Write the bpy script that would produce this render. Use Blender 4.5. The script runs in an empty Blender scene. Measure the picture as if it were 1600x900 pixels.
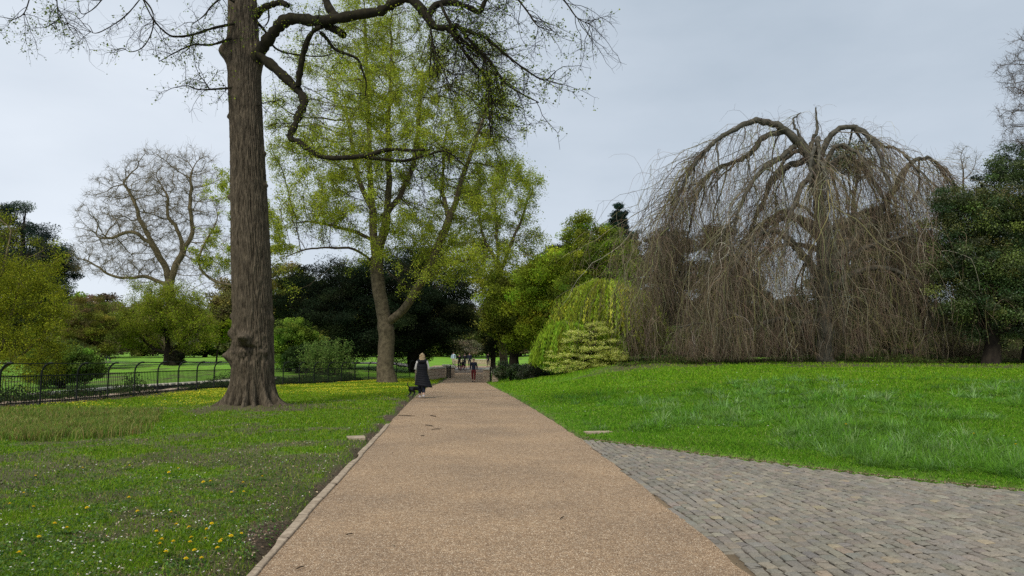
import bpy, math, random
import numpy as np
from mathutils import Vector

rng = np.random.default_rng(11)
random.seed(5)
np.seterr(all="ignore")
C = bpy.context.scene.collection
PI = math.pi

# ------------------------------------------------------------------ camera model
FX = 1120.0
CAMH = 1.6
PIT = math.atan(108 / FX)
def at(u, v, Y):
    x = (u - 800) / FX; z = -(v - 450) / FX
    y2 = math.cos(PIT) - math.sin(PIT) * z
    z2 = math.sin(PIT) + math.cos(PIT) * z
    t = Y / y2
    return np.array([x * t, Y, CAMH + z2 * t])
def G0(u, v, h=0.0):
    x = (u - 800) / FX; z = -(v - 450) / FX
    y2 = math.cos(PIT) - math.sin(PIT) * z
    z2 = math.sin(PIT) + math.cos(PIT) * z
    t = (h - CAMH) / z2
    return np.array([x * t, y2 * t, h])
def ppm(Y): return FX / Y

# ------------------------------------------------------------------ noise
def _h(ix, iy, iz, s):
    n = (ix * 374761393 + iy * 668265263 + iz * 2147483647 + s * 974634777) & 0xFFFFFFFF
    n = ((n ^ (n >> 13)) * 1274126177) & 0xFFFFFFFF
    n = ((n ^ (n >> 16)) * 2246822519) & 0xFFFFFFFF
    return ((n ^ (n >> 15)) & 0xFFFFFF) / 16777215.0
def vn(x, y, z=0.0, s=0):
    x, y, z = np.broadcast_arrays(np.asarray(x, float), np.asarray(y, float), np.asarray(z, float))
    ix, iy, iz = (np.floor(a).astype(np.int64) for a in (x, y, z))
    fx, fy, fz = x - ix, y - iy, z - iz
    fx, fy, fz = (f * f * (3 - 2 * f) for f in (fx, fy, fz))
    r = 0
    for a in (0, 1):
        for b in (0, 1):
            for c in (0, 1):
                w = (fx if a else 1 - fx) * (fy if b else 1 - fy) * (fz if c else 1 - fz)
                r = r + w * _h(ix + a, iy + b, iz + c, s)
    return r
def fbm(x, y, z=0.0, s=0, o=4):
    r = 0; a = .5; t = 0
    for k in range(o):
        r = r + a * vn(np.asarray(x) * 2 ** k, np.asarray(y) * 2 ** k, np.asarray(z) * 2 ** k, s + k * 7)
        t += a; a *= .5
    return r / t
def sst(a, b, x):
    t = np.clip((np.asarray(x, float) - a) / (b - a), 0, 1)
    return t * t * (3 - 2 * t)

# ------------------------------------------------------------------ object helpers
org = {}
def tag(o, label=None, cat=None, group=None, kind=None):
    if label: o['label'] = label
    if cat: o['category'] = cat
    if group: o['group'] = group
    if kind: o['kind'] = kind
    return o
def thing(name, loc, label, cat, group=None):
    o = bpy.data.objects.new(name, None); C.objects.link(o)
    o.empty_display_size = .3
    o.location = [float(a) for a in loc]; org[o.name] = np.array(loc, float)
    return tag(o, label, cat, group)
def mk(name, V, faces, mat, parent=None, col=None, smooth=False, loc=None):
    """faces: list of (n,3) / (n,4) int arrays; V in world coordinates"""
    V = np.asarray(V, float)
    if parent is not None: o0 = org[parent.name]
    elif loc is not None: o0 = np.array(loc, float)
    else: o0 = np.zeros(3)
    me = bpy.data.meshes.new(name)
    faces = [np.asarray(f, np.int32) for f in faces if len(f)]
    nf = sum(len(f) for f in faces)
    tot = np.concatenate([np.full(len(f), f.shape[1], np.int32) for f in faces])
    li = np.concatenate([f.ravel() for f in faces])
    me.vertices.add(len(V)); me.vertices.foreach_set('co', (V - o0).astype(np.float32).ravel())
    me.loops.add(len(li)); me.loops.foreach_set('vertex_index', li)
    me.polygons.add(nf)
    st = np.zeros(nf, np.int32); st[1:] = np.cumsum(tot)[:-1]
    me.polygons.foreach_set('loop_start', st); me.polygons.foreach_set('loop_total', tot)
    me.polygons.foreach_set('use_smooth', np.full(nf, bool(smooth)))
    if col is not None:
        col = np.asarray(col, np.float32)
        ca = me.color_attributes.new('tint', 'FLOAT_COLOR', 'POINT')
        c4 = np.ones((len(V), 4), np.float32); c4[:, :3] = col
        ca.data.foreach_set('color', c4.ravel())
    me.update(calc_edges=True)
    me.materials.append(mat)
    o = bpy.data.objects.new(name, me); C.objects.link(o)
    if parent is not None:
        o.parent = parent; org[o.name] = o0
    elif loc is not None:
        o.location = [float(a) for a in o0]; org[o.name] = o0
    else: org[o.name] = np.zeros(3)
    return o

class MB:
    """collects simple shapes into one mesh"""
    def __init__(s): s.V = []; s.F3 = []; s.F4 = []; s.n = 0
    def add(s, V, f4=None, f3=None):
        V = np.asarray(V, float).reshape(-1, 3)
        s.V.append(V)
        if f4 is not None and len(f4): s.F4.append(np.asarray(f4) + s.n)
        if f3 is not None and len(f3): s.F3.append(np.asarray(f3) + s.n)
        s.n += len(V); return s
    def box(s, c, size, rz=0, bev=.08):
        """box with chamfered edges"""
        hx, hy, hz = np.array(size) / 2; b = min(hx, hy, hz) * bev
        V = []
        for z, k in ((-hz, b), (-hz + b, 0), (hz - b, 0), (hz, b)):
            for sx, sy in ((-1, -1), (1, -1), (1, 1), (-1, 1)):
                V.append((sx * (hx - k), sy * (hy - k), z))
        V = np.array(V); ca, sa = math.cos(rz), math.sin(rz)
        V = np.stack([V[:, 0] * ca - V[:, 1] * sa, V[:, 0] * sa + V[:, 1] * ca, V[:, 2]], 1) + np.array(c)
        f = [(3, 2, 1, 0), (12, 13, 14, 15)]
        for r in range(3):
            for k in range(4): f.append((r * 4 + k, r * 4 + (k + 1) % 4, r * 4 + 4 + (k + 1) % 4, r * 4 + 4 + k))
        return s.add(V, f)
    def tube(s, pts, r, sides=6):
        pts = np.asarray(pts, float); r = np.broadcast_to(np.asarray(r, float), (len(pts),))
        V, f = tubes(pts, r, np.array([len(pts)]), sides)
        s.add(V, f)
        a = len(pts) - 1
        if sides == 4: s.F4.append(np.array([[0, 1, 2, 3], [a * 4 + 3, a * 4 + 2, a * 4 + 1, a * 4]]) + s.n - len(V))
        else:
            s.F3.append(np.array([(0, k, k + 1) for k in range(1, sides - 1)] + [(a * sides, a * sides + k + 1, a * sides + k) for k in range(1, sides - 1)]) + s.n - len(V))
        return s
    def lathe(s, c, prof, seg=24, sx=1, sy=1):
        V = []; f = []
        for (r, z) in prof:
            for k in range(seg):
                a = 2 * PI * k / seg
                V.append((c[0] + r * sx * math.cos(a), c[1] + r * sy * math.sin(a), c[2] + z))
        for i in range(len(prof) - 1):
            for k in range(seg): f.append((i * seg + k, i * seg + (k + 1) % seg, (i + 1) * seg + (k + 1) % seg, (i + 1) * seg + k))
        return s.add(V, f)
    def build(s, name, mat, parent=None, smooth=False, loc=None, col=None):
        fs = []
        if s.F4: fs.append(np.concatenate(s.F4))
        if s.F3: fs.append(np.concatenate(s.F3))
        return mk(name, np.concatenate(s.V), fs, mat, parent, col, smooth, loc)

def tubes(P, R, L, sides=4):
    P = np.asarray(P, float); R = np.asarray(R, float); L = np.asarray(L, int)
    T = len(P); end = np.cumsum(L); st = end - L
    cid = np.repeat(np.arange(len(L)), L)
    i = np.arange(T)
    a = np.maximum(i - 1, st[cid]); b = np.minimum(i + 1, end[cid] - 1)
    t = P[b] - P[a]; t /= np.linalg.norm(t, axis=1, keepdims=True) + 1e-9
    d = P[end - 1] - P[st]
    ax = np.argmin(np.abs(d), axis=1)
    ref = np.eye(3)[ax][cid]
    u = np.cross(t, ref); u /= np.linalg.norm(u, axis=1, keepdims=True) + 1e-9
    w = np.cross(t, u)
    an = 2 * PI * np.arange(sides) / sides
    V = P[:, None] + R[:, None, None] * (np.cos(an)[None, :, None] * u[:, None] + np.sin(an)[None, :, None] * w[:, None])
    idx = i[i < end[cid] - 1]
    k = np.arange(sides); k2 = (k + 1) % sides
    f = np.stack([idx[:, None] * sides + k, idx[:, None] * sides + k2, (idx[:, None] + 1) * sides + k2, (idx[:, None] + 1) * sides + k], -1).reshape(-1, 4)
    return V.reshape(-1, 3), f

def unit(v): return v / (np.linalg.norm(v, axis=-1, keepdims=True) + 1e-9)
def rdir(n, up=0.0):
    v = rng.normal(size=(n, 3)); v[:, 2] += up
    return unit(v)

def lines(p0, d0, length, k, grav=0.0, jit=.2, out=None):
    """random-walk polylines, returns (n,k+1,3)"""
    n = len(p0); p = p0.copy(); d = unit(d0.copy()); pts = [p.copy()]
    st = (np.asarray(length) / k)
    st = np.broadcast_to(st, (n,))[:, None]
    for _ in range(k):
        d = d + rng.normal(size=(n, 3)) * jit
        d[:, 2] += grav
        d = unit(d); p = p + d * st; pts.append(p.copy())
    return np.stack(pts, 1)
def line_tubes(P, r0, r1, sides=3):
    n, k, _ = P.shape
    r0 = np.broadcast_to(np.asarray(r0, float), (n,)); r1 = np.broadcast_to(np.asarray(r1, float), (n,))
    t = np.linspace(0, 1, k)[None]
    R = r0[:, None] * (1 - t) + r1[:, None] * t
    return tubes(P.reshape(-1, 3), R.ravel(), np.full(n, k), sides)

def leaf_quads(Cn, size, up=.5, asp=.6):
    n = len(Cn); size = np.broadcast_to(np.asarray(size, float), (n,))[:, None]
    nn = rdir(n, up); t = unit(np.cross(nn, rng.normal(size=(n, 3)))); b = np.cross(nn, t)
    fold = nn * size * .12
    V = np.stack([Cn - t * size * .5, Cn + b * size * .5 * asp + fold, Cn + t * size * .5, Cn - b * size * .5 * asp + fold], 1).reshape(-1, 3)
    return V, np.arange(4 * n).reshape(n, 4)
def pal(n, colors, w=None, jit=.18):
    colors = np.array(colors, float)
    c = colors[rng.choice(len(colors), n, p=w)]
    return np.clip(c * (1 + rng.normal(size=(n, 1)) * jit) * (1 + rng.normal(size=(n, 3)) * jit * .3), .003, .95)

# ------------------------------------------------------------------ materials
def nodes(name):
    m = bpy.data.materials.new(name); m.use_nodes = True
    nt = m.node_tree; nt.nodes.clear()
    return m, nt, nt.nodes.new, nt.links.new
def leaf_mat(name, rough=.55, trans=.45, spec=.3):
    m, nt, N, Lk = nodes(name)
    a = N('ShaderNodeAttribute'); a.attribute_name = 'tint'
    nz = N('ShaderNodeTexNoise'); nz.inputs['Scale'].default_value = 1.7
    tc = N('ShaderNodeTexCoord'); Lk(tc.outputs['Object'], nz.inputs['Vector'])
    mr = N('ShaderNodeMapRange'); mr.inputs['To Min'].default_value = .8; mr.inputs['To Max'].default_value = 1.2
    Lk(nz.outputs['Fac'], mr.inputs['Value'])
    mx = N('ShaderNodeVectorMath'); mx.operation = 'SCALE'
    Lk(a.outputs['Color'], mx.inputs[0]); Lk(mr.outputs[0], mx.inputs['Scale'])
    p = N('ShaderNodeBsdfPrincipled'); p.inputs['Roughness'].default_value = rough
    p.inputs['Specular IOR Level'].default_value = spec
    Lk(mx.outputs[0], p.inputs['Base Color'])
    out = N('ShaderNodeOutputMaterial')
    if trans > 0:
        t = N('ShaderNodeBsdfTranslucent'); Lk(mx.outputs[0], t.inputs['Color'])
        s = N('ShaderNodeMixShader'); s.inputs['Fac'].default_value = trans
        Lk(p.outputs[0], s.inputs[1]); Lk(t.outputs[0], s.inputs[2]); Lk(s.outputs[0], out.inputs['Surface'])
    else: Lk(p.outputs[0], out.inputs['Surface'])
    return m
def solid(name, c1, c2=None, scale=8, rough=.8, bump=0, stretch=(1, 1, 1), spec=.3, c3=None, detail=6, metal=0, bs=None):
    m, nt, N, Lk = nodes(name)
    c2 = c2 or tuple(a * .7 for a in c1)
    tc = N('ShaderNodeTexCoord'); mp = N('ShaderNodeMapping'); mp.inputs['Scale'].default_value = stretch
    Lk(tc.outputs['Object'], mp.inputs['Vector'])
    nz = N('ShaderNodeTexNoise'); nz.inputs['Scale'].default_value = scale; nz.inputs['Detail'].default_value = detail
    nz.inputs['Roughness'].default_value = .65
    Lk(mp.outputs[0], nz.inputs['Vector'])
    cr = N('ShaderNodeValToRGB'); e = cr.color_ramp.elements
    e[0].position = .35; e[0].color = (*c2, 1); e[1].position = .65; e[1].color = (*c1, 1)
    if c3: k = e.new(.8); k.color = (*c3, 1)
    Lk(nz.outputs['Fac'], cr.inputs['Fac'])
    p = N('ShaderNodeBsdfPrincipled'); p.inputs['Roughness'].default_value = rough
    p.inputs['Specular IOR Level'].default_value = spec; p.inputs['Metallic'].default_value = metal
    Lk(cr.outputs['Color'], p.inputs['Base Color'])
    if bump:
        n2 = N('ShaderNodeTexNoise'); n2.inputs['Scale'].default_value = bs or scale * 2; n2.inputs['Detail'].default_value = 5
        Lk(mp.outputs[0], n2.inputs['Vector'])
        b = N('ShaderNodeBump'); b.inputs['Strength'].default_value = 1; b.inputs['Distance'].default_value = bump
        Lk(n2.outputs['Fac'], b.inputs['Height']); Lk(b.outputs[0], p.inputs['Normal'])
    out = N('ShaderNodeOutputMaterial'); Lk(p.outputs[0], out.inputs['Surface'])
    return m
M = {}
M['leaf'] = leaf_mat('leaf_soft', .7, .45, .12)
M['gloss_leaf'] = leaf_mat('leaf_glossy', .42, .2, .35)
M['grass'] = leaf_mat('grass_blades', .7, .45, .10)
M['petal'] = leaf_mat('petals', .6, .3, .2)
M['litter'] = leaf_mat('dead_litter', .8, .05, .1)
M['bark_lime'] = solid('bark_lime', (.145, .115, .078), (.045, .036, .025), 7, .92, .04, (2.4, 2.4, .45), .12, (.28, .235, .16), bs=14)
M['bark_limb'] = solid('bark_limb', (.030, .026, .014), (.014, .012, .009), 6, .95, .01, (1, 1, 1), .1, (.06, .065, .018))
M['bark_grey'] = solid('bark_grey', (.16, .128, .08), (.06, .048, .03), 5, .95, .015, (1, 1, .8), .1, (.10, .12, .035))
M['bark_tan'] = solid('bark_tan', (.23, .185, .105), (.11, .088, .052), 3, .95, .01, (1, 1, .8), .1, (.12, .13, .045))
M['bark_twig'] = solid('bark_twig', (.11, .085, .055), (.055, .042, .03), 2, .95, 0, (1, 1, 1), .1)
M['bark_dark'] = solid('bark_dark', (.035, .028, .02), (.015, .012, .01), 4, .95, .01, (1, 1, .5), .1)
M['twig_dark'] = solid('twig_dark', (.022, .017, .012), (.012, .010, .008), 3, .95, 0, (1, 1, 1), .1)
M['beech_limb'] = solid('beech_limb', (.12, .11, .085), (.038, .036, .026), 3, .9, .01, (1, 1, 1), .15, (.11, .115, .045))
M['beech_twig'] = leaf_mat('beech_twig', .9, 0, .1)
M['iron'] = solid('painted_iron', (.014, .018, .014), (.008, .010, .008), 12, .7, .002, spec=.2, c3=(.035, .042, .025))
M['stone'] = solid('old_sandstone', (.56, .44, .32), (.32, .22, .15), 6, .92, .02, c3=(.26, .27, .17))
M['coping'] = solid('coping_stone', (.70, .64, .52), (.46, .42, .33), 7, .9, .01)
M['concrete'] = solid('edging_concrete', (.44, .35, .25), (.25, .19, .13), 11, .9, .008, c3=(.52, .43, .32))
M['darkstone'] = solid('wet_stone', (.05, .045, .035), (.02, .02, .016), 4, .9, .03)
M['skin'] = solid('skin', (.55, .34, .25), (.48, .29, .21), 20, .5)
M['blonde'] = solid('blonde_hair', (.60, .44, .26), (.36, .25, .13), 40, .55, .004, (4, 4, 1))
M['brownhair'] = solid('brown_hair', (.06, .04, .025), (.03, .02, .012), 40, .6, .004)
M['blackcloth'] = solid('black_cloth', (.013, .013, .018), (.007, .007, .010), 15, .7, .006)
M['puffer'] = solid('black_puffer', (.010, .010, .013), (.005, .005, .008), 9, .62, .006, (1, 1, 3), .2)
M['navy'] = solid('navy_cloth', (.018, .024, .045), (.01, .013, .025), 15, .8, .004)
M['whitecloth'] = solid('white_knit', (.72, .68, .64), (.58, .54, .50), 30, .85, .004)
M['maroon'] = solid('maroon_cloth', (.16, .022, .022), (.09, .012, .014), 15, .85, .004)
M['pinkcloth'] = solid('pink_cloth', (.62, .20, .22), (.45, .12, .14), 15, .85, .004)
M['beigecloth'] = solid('beige_cloth', (.45, .38, .30), (.33, .28, .22), 15, .85, .004)
M['bluecloth'] = solid('pale_blue_cloth', (.45, .58, .66), (.33, .45, .55), 15, .85, .004)
M['shoe'] = solid('white_shoe', (.75, .73, .72), (.5, .48, .48), 20, .6)
M['darkshoe'] = solid('dark_shoe', (.03, .022, .018), (.015, .012, .01), 20, .6)
M['fur'] = solid('black_fur', (.012, .012, .013), (.006, .006, .007), 60, .55, .004)
M['rubber'] = solid('rubber', (.02, .02, .02), (.012, .012, .012), 20, .7)
M['redpaint'] = solid('red_paint', (.45, .02, .02), (.3, .015, .015), 9, .35, spec=.5)

def path_mat():
    m, nt, N, Lk = nodes('bound_gravel')
    tc = N('ShaderNodeTexCoord')
    vo = N('ShaderNodeTexVoronoi'); vo.inputs['Scale'].default_value = 150; Lk(tc.outputs['Object'], vo.inputs['Vector'])
    cr = N('ShaderNodeValToRGB'); cr.color_ramp.interpolation = 'CONSTANT'
    e = cr.color_ramp.elements
    cols = [(0, (.255, .168, .098)), (.22, (.15, .096, .057)), (.42, (.325, .225, .136)), (.6, (.205, .138, .083)), (.76, (.405, .30, .19)), (.93, (.66, .56, .42))]
    e[0].position = 0; e[0].color = (*cols[0][1], 1); e[1].position = cols[1][0]; e[1].color = (*cols[1][1], 1)
    for p_, c_ in cols[2:]:
        k = e.new(p_); k.color = (*c_, 1)
    sp = N('ShaderNodeSeparateColor'); Lk(vo.outputs['Color'], sp.inputs[0]); Lk(sp.outputs[0], cr.inputs['Fac'])
    # broad mottling of the surfacing
    n1 = N('ShaderNodeTexNoise'); n1.inputs['Scale'].default_value = .55; n1.inputs['Detail'].default_value = 7; n1.inputs['Roughness'].default_value = .6
    Lk(tc.outputs['Object'], n1.inputs['Vector'])
    c2 = N('ShaderNodeValToRGB'); e = c2.color_ramp.elements
    e[0].position = .3; e[0].color = (.86, .85, .86, 1); e[1].position = .70; e[1].color = (1.26, 1.21, 1.14, 1)
    Lk(n1.outputs['Fac'], c2.inputs['Fac'])
    n3 = N('ShaderNodeTexNoise'); n3.inputs['Scale'].default_value = 14; n3.inputs['Detail'].default_value = 3
    Lk(tc.outputs['Object'], n3.inputs['Vector'])
    mr = N('ShaderNodeMapRange'); mr.inputs['From Min'].default_value = .3; mr.inputs['From Max'].default_value = .7
    mr.inputs['To Min'].default_value = .84; mr.inputs['To Max'].default_value = 1.14; Lk(n3.outputs['Fac'], mr.inputs['Value'])
    mx = N('ShaderNodeMix'); mx.data_type = 'RGBA'; mx.blend_type = 'MULTIPLY'; mx.inputs[0].default_value = 1
    Lk(cr.outputs['Color'], mx.inputs[6]); Lk(c2.outputs['Color'], mx.inputs[7])
    sc = N('ShaderNodeVectorMath'); sc.operation = 'SCALE'; Lk(mx.outputs[2], sc.inputs[0]); Lk(mr.outputs[0], sc.inputs['Scale'])
    p = N('ShaderNodeBsdfPrincipled'); p.inputs['Roughness'].default_value = .8; p.inputs['Specular IOR Level'].default_value = .25
    Lk(sc.outputs[0], p.inputs['Base Color'])
    b = N('ShaderNodeBump'); b.inputs['Distance'].default_value = .003; b.inputs['Strength'].default_value = .8
    Lk(vo.outputs['Distance'], b.inputs['Height']); b.invert = True; Lk(b.outputs[0], p.inputs['Normal'])
    out = N('ShaderNodeOutputMaterial'); Lk(p.outputs[0], out.inputs['Surface'])
    return m
M['path'] = path_mat()

def attr_mat(name, rough=.9, bump=.01, scale=40, lo=.7, hi=1.3):
    m, nt, N, Lk = nodes(name)
    a = N('ShaderNodeAttribute'); a.attribute_name = 'tint'
    tc = N('ShaderNodeTexCoord')
    nz = N('ShaderNodeTexNoise'); nz.inputs['Scale'].default_value = scale; nz.inputs['Detail'].default_value = 8; nz.inputs['Roughness'].default_value = .7
    Lk(tc.outputs['Object'], nz.inputs['Vector'])
    mr = N('ShaderNodeMapRange'); mr.inputs['From Min'].default_value = .3; mr.inputs['From Max'].default_value = .7
    mr.inputs['To Min'].default_value = lo; mr.inputs['To Max'].default_value = hi
    Lk(nz.outputs['Fac'], mr.inputs['Value'])
    mx = N('ShaderNodeVectorMath'); mx.operation = 'SCALE'; Lk(a.outputs['Color'], mx.inputs[0]); Lk(mr.outputs[0], mx.inputs['Scale'])
    p = N('ShaderNodeBsdfPrincipled'); p.inputs['Roughness'].default_value = rough; p.inputs['Specular IOR Level'].default_value = .2
    Lk(mx.outputs[0], p.inputs['Base Color'])
    b = N('ShaderNodeBump'); b.inputs['Distance'].default_value = bump; b.inputs['Strength'].default_value = 1
    Lk(nz.outputs['Fac'], b.inputs['Height']); Lk(b.outputs[0], p.inputs['Normal'])
    out = N('ShaderNodeOutputMaterial'); Lk(p.outputs[0], out.inputs['Surface'])
    return m
M['ground'] = attr_mat('turf_and_soil', .95, .02, 25, .55, 1.45)
M['sett'] = attr_mat('sett_stone', .75, .006, 55, .72, 1.28)

# ------------------------------------------------------------------ ground layout
def gp(pix): return np.array([G0(u, v)[:2] for u, v in pix])
L_ = gp([(395, 900), (500, 783), (598, 675), (640, 628), (664, 606), (690, 594)])
Lx = np.concatenate([[-1.2, -1.55], L_[:, 0]]); Ly = np.concatenate([[-6, 2.5], L_[:, 1]])
R_ = gp([(1170, 900), (1060, 810), (1000, 760), (905, 685), (870, 662), (835, 640), (800, 620), (777, 607), (765, 599), (757, 592)])
Rx = np.concatenate([[2.0, 1.85], R_[:, 0]]); Ry = np.concatenate([[-6, 2.5], R_[:, 1]])
YB = L_[-1, 1]      # where the bridge approach begins
ext_y = [62, 70, 84, 96]
Lx = np.concatenate([Lx, [-5.35, -6.2, -10.5, -17]]); Ly = np.concatenate([Ly, ext_y])
Rx = np.concatenate([Rx, [-2.4, -2.6, -1.5, 1.5]]); Ry = np.concatenate([Ry, ext_y])
def smooth_interp(y, Y, X):
    # average of neighbouring samples gives a soft curve
    y = np.asarray(y, float); w = .04 * np.clip(y, 3, 60)
    return (np.interp(y - w, Y, X) + 2 * np.interp(y, Y, X) + np.interp(y + w, Y, X)) / 4
def xl(y): return smooth_interp(y, Ly, Lx)
def xr(y): return smooth_interp(y, Ry, Rx)
Ce = gp([(905, 685), (1000, 697), (1100, 710), (1300, 735), (1450, 752), (1600, 767)])
Cx = np.concatenate([Ce[:, 0], [8.5, 14, 30]]); Cy = np.concatenate([Ce[:, 1], [7.4, 5.5, 2]])
def yc(x): return np.interp(x, Cx, Cy) + .06 * (vn(np.asarray(x) * 2.2, 3.3, 0, 5) - .5)
fpix = [(-260, 668), (-120, 653), (0, 640.5), (100, 632), (200, 622), (300, 612), (360, 606), (450, 600), (560, 593), (655, 589)]
Fl = gp(fpix)
def xf(y): return np.interp(y, Fl[:, 1], Fl[:, 0])
def prof(y): return np.interp(y, [0, 32, 42, 50, 56, 64, 80, 95, 120, 150, 220, 400], [0, 0, -.09, -.16, -.13, 0, .22, .5, .9, 1.5, 3.2, 8])
def dR(x, y):
    near = np.minimum(x - xr(y), (y - yc(x)))
    return np.where(y < 14.2, near, np.where(x > 1.2, np.minimum(x - xr(y), 9), x - xr(y)))
def dL(x, y): return xl(y) - x
TREE = at(395, 638, 22.3)[:2]
def hgt(x, y):
    x = np.asarray(x, float); y = np.asarray(y, float)
    z = prof(y)
    dr, dl = dR(x, y), dL(x, y)
    latr = np.maximum(x - xr(y), 0)
    rp = np.interp(y, [0, 9, 40, 60, 100, 150, 400], [0, 0.0, 1.27, 1.45, 1.1, .7, 0])
    z = z + sst(0, 9, latr) * rp
    df = xf(np.clip(y, 12, 60)) - x
    lp = np.interp(y, [0, 30, 45, 60, 75, 100, 150, 400], [-.3, -.45, -.2, .35, .62, .5, .3, 0])
    far = sst(1.5, 7, df)
    z = z + far * lp
    ch = sst(.5, 2.2, df) * (1 - sst(7, 9.5, df)) * (1 - sst(44, 52, y))
    z = z - ch * .9
    # lawns stand a little proud of the path, the path bed is sunk
    lawn = np.maximum(sst(0.0, .18, dr), sst(.02, .2, dl))
    z = z + lawn * .045 - .05 * (1 - lawn)
    b = (fbm(x * .35, y * .35, 0, 3, 3) - .5) * .22 + (vn(x * 1.7, y * 1.7, 0, 9) - .5) * .05
    b = b * np.where(x > 0, 1.0, .5)
    z = z + b * np.clip(np.maximum(dr, dl) / 1.5, 0, 1)
    dt = np.hypot(x - TREE[0], y - TREE[1])
    z = z + .16 * np.exp(-(dt / 1.5) ** 2)
    return z
def path_h(y): return prof(y) + 0.0
def ground(u, v):
    lo, hi = 1.5, 400.0
    x = (u - 800) / FX; zz = -(v - 450) / FX
    y2 = math.cos(PIT) - math.sin(PIT) * zz; z2 = math.sin(PIT) + math.cos(PIT) * zz
    d = np.array([x, y2, z2]); ts = np.geomspace(2, 300, 1500)
    P = d[None] * ts[:, None]; P[:, 2] += CAMH
    below = P[:, 2] < hgt(P[:, 0], P[:, 1])
    i = int(np.argmax(below)) if below.any() else len(ts) - 1
    return P[i]
def base(u, Y):
    x = (u - 800) / FX * Y
    return np.array([x, Y, float(hgt(x, Y))])

def soilmask(x, y):
    dl, dr = dL(x, y), dR(x, y)
    n = fbm(x * .9, y * .9, 0, 21, 5)
    n2 = fbm(x * .28, y * .28, 0, 31, 3)
    left = dl > 0
    n3 = fbm(x * 4.5, y * 4.5, 0, 27, 3)
    k = sst(.455, .60, n * .7 + n3 * .3 + .34 * (n2 - .5) + .06 * sst(11, 6, y) - .10 * sst(11, 17, y))
    k = np.maximum(k * .82, 1 - sst(.08, .55, dl + (n - .5) * .8) * (1 - 0 * y))
    dt = np.hypot((x - TREE[0] - .3) * .85, y - TREE[1] + .1)
    k = np.maximum(k, .9 * (1 - sst(1.2, 2.4, dt + (n - .5) * 3.2 + (n3 - .5) * 1.6)))
    dt2 = np.hypot((x - TREE[0] - 2.6) * .5, (y - TREE[1] + .2))
    k = np.maximum(k, .85 * (1 - sst(.3, 1.1, dt2 + (n - .5) * 1.8 + (n3 - .5))))
    dff = x - xf(np.clip(y, 12, 60))
    k = np.maximum(k, 1 - sst(.1, .7, np.abs(dff) + (n - .5) * .5))
    k = np.where(left, k, 0)
    kr = 1 - sst(.0, .16, dr + (n - .5) * .22)
    kr = np.maximum(kr, .55 * sst(.60, .7, n))
    wt = sst(33.5, 36.5, y + (n - .5) * 5) * sst(4, 6, x) * (1 - sst(50, 56, y))
    kr = np.maximum(kr, wt * .85)
    return np.where((dr > 0), kr, k)

def build_ground():
    s = 13.0 * np.exp(np.arange(0, 640) * math.log(620 / 13.0) / 640) # y + 10
    y = s - 14
    t1 = np.concatenate([np.linspace(-2.2, -.75, 60, endpoint=False), np.linspace(-.75, .8, 420, endpoint=False), np.linspace(.8, 2.2, 60)])
    Tt, Y = np.meshgrid(t1, y)
    X = Tt * (Y + 14)
    Z = hgt(X, Y)
    V = np.stack([X, Y, Z], -1).reshape(-1, 3)
    nr, nc = X.shape
    i = (np.arange(nr - 1)[:, None] * nc + np.arange(nc - 1)[None]).ravel()
    f = np.stack([i, i + 1, i + nc + 1, i + nc], 1)
    x, yy = V[:, 0], V[:, 1]
    k = soilmask(x, yy)[:, None]
    n = fbm(x * 1.3, yy * 1.3, 0, 77, 4)[:, None]; n2 = fbm(x * .2, yy * .2, 0, 78, 3)[:, None]
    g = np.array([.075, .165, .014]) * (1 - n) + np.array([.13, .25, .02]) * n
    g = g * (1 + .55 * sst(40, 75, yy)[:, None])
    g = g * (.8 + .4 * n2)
    so = np.array([.055, .040, .024]) * (1 - n) + np.array([.115, .085, .055]) * n
    col = g * (1 - k) + so * k
    # bank behind the fence: darker mixed ground flora
    df = (xf(np.clip(yy, 12, 60)) - x)
    bk = (sst(0, 1, df) * (1 - sst(9, 12, df)) * (1 - sst(50, 60, yy)))[:, None]
    col = col * (1 - bk) + np.array([.05, .06, .025]) * bk
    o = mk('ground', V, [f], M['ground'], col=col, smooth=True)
    tag(o, 'green park ground with worn soil patches under the trees', 'ground', kind='structure')
build_ground()

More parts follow.
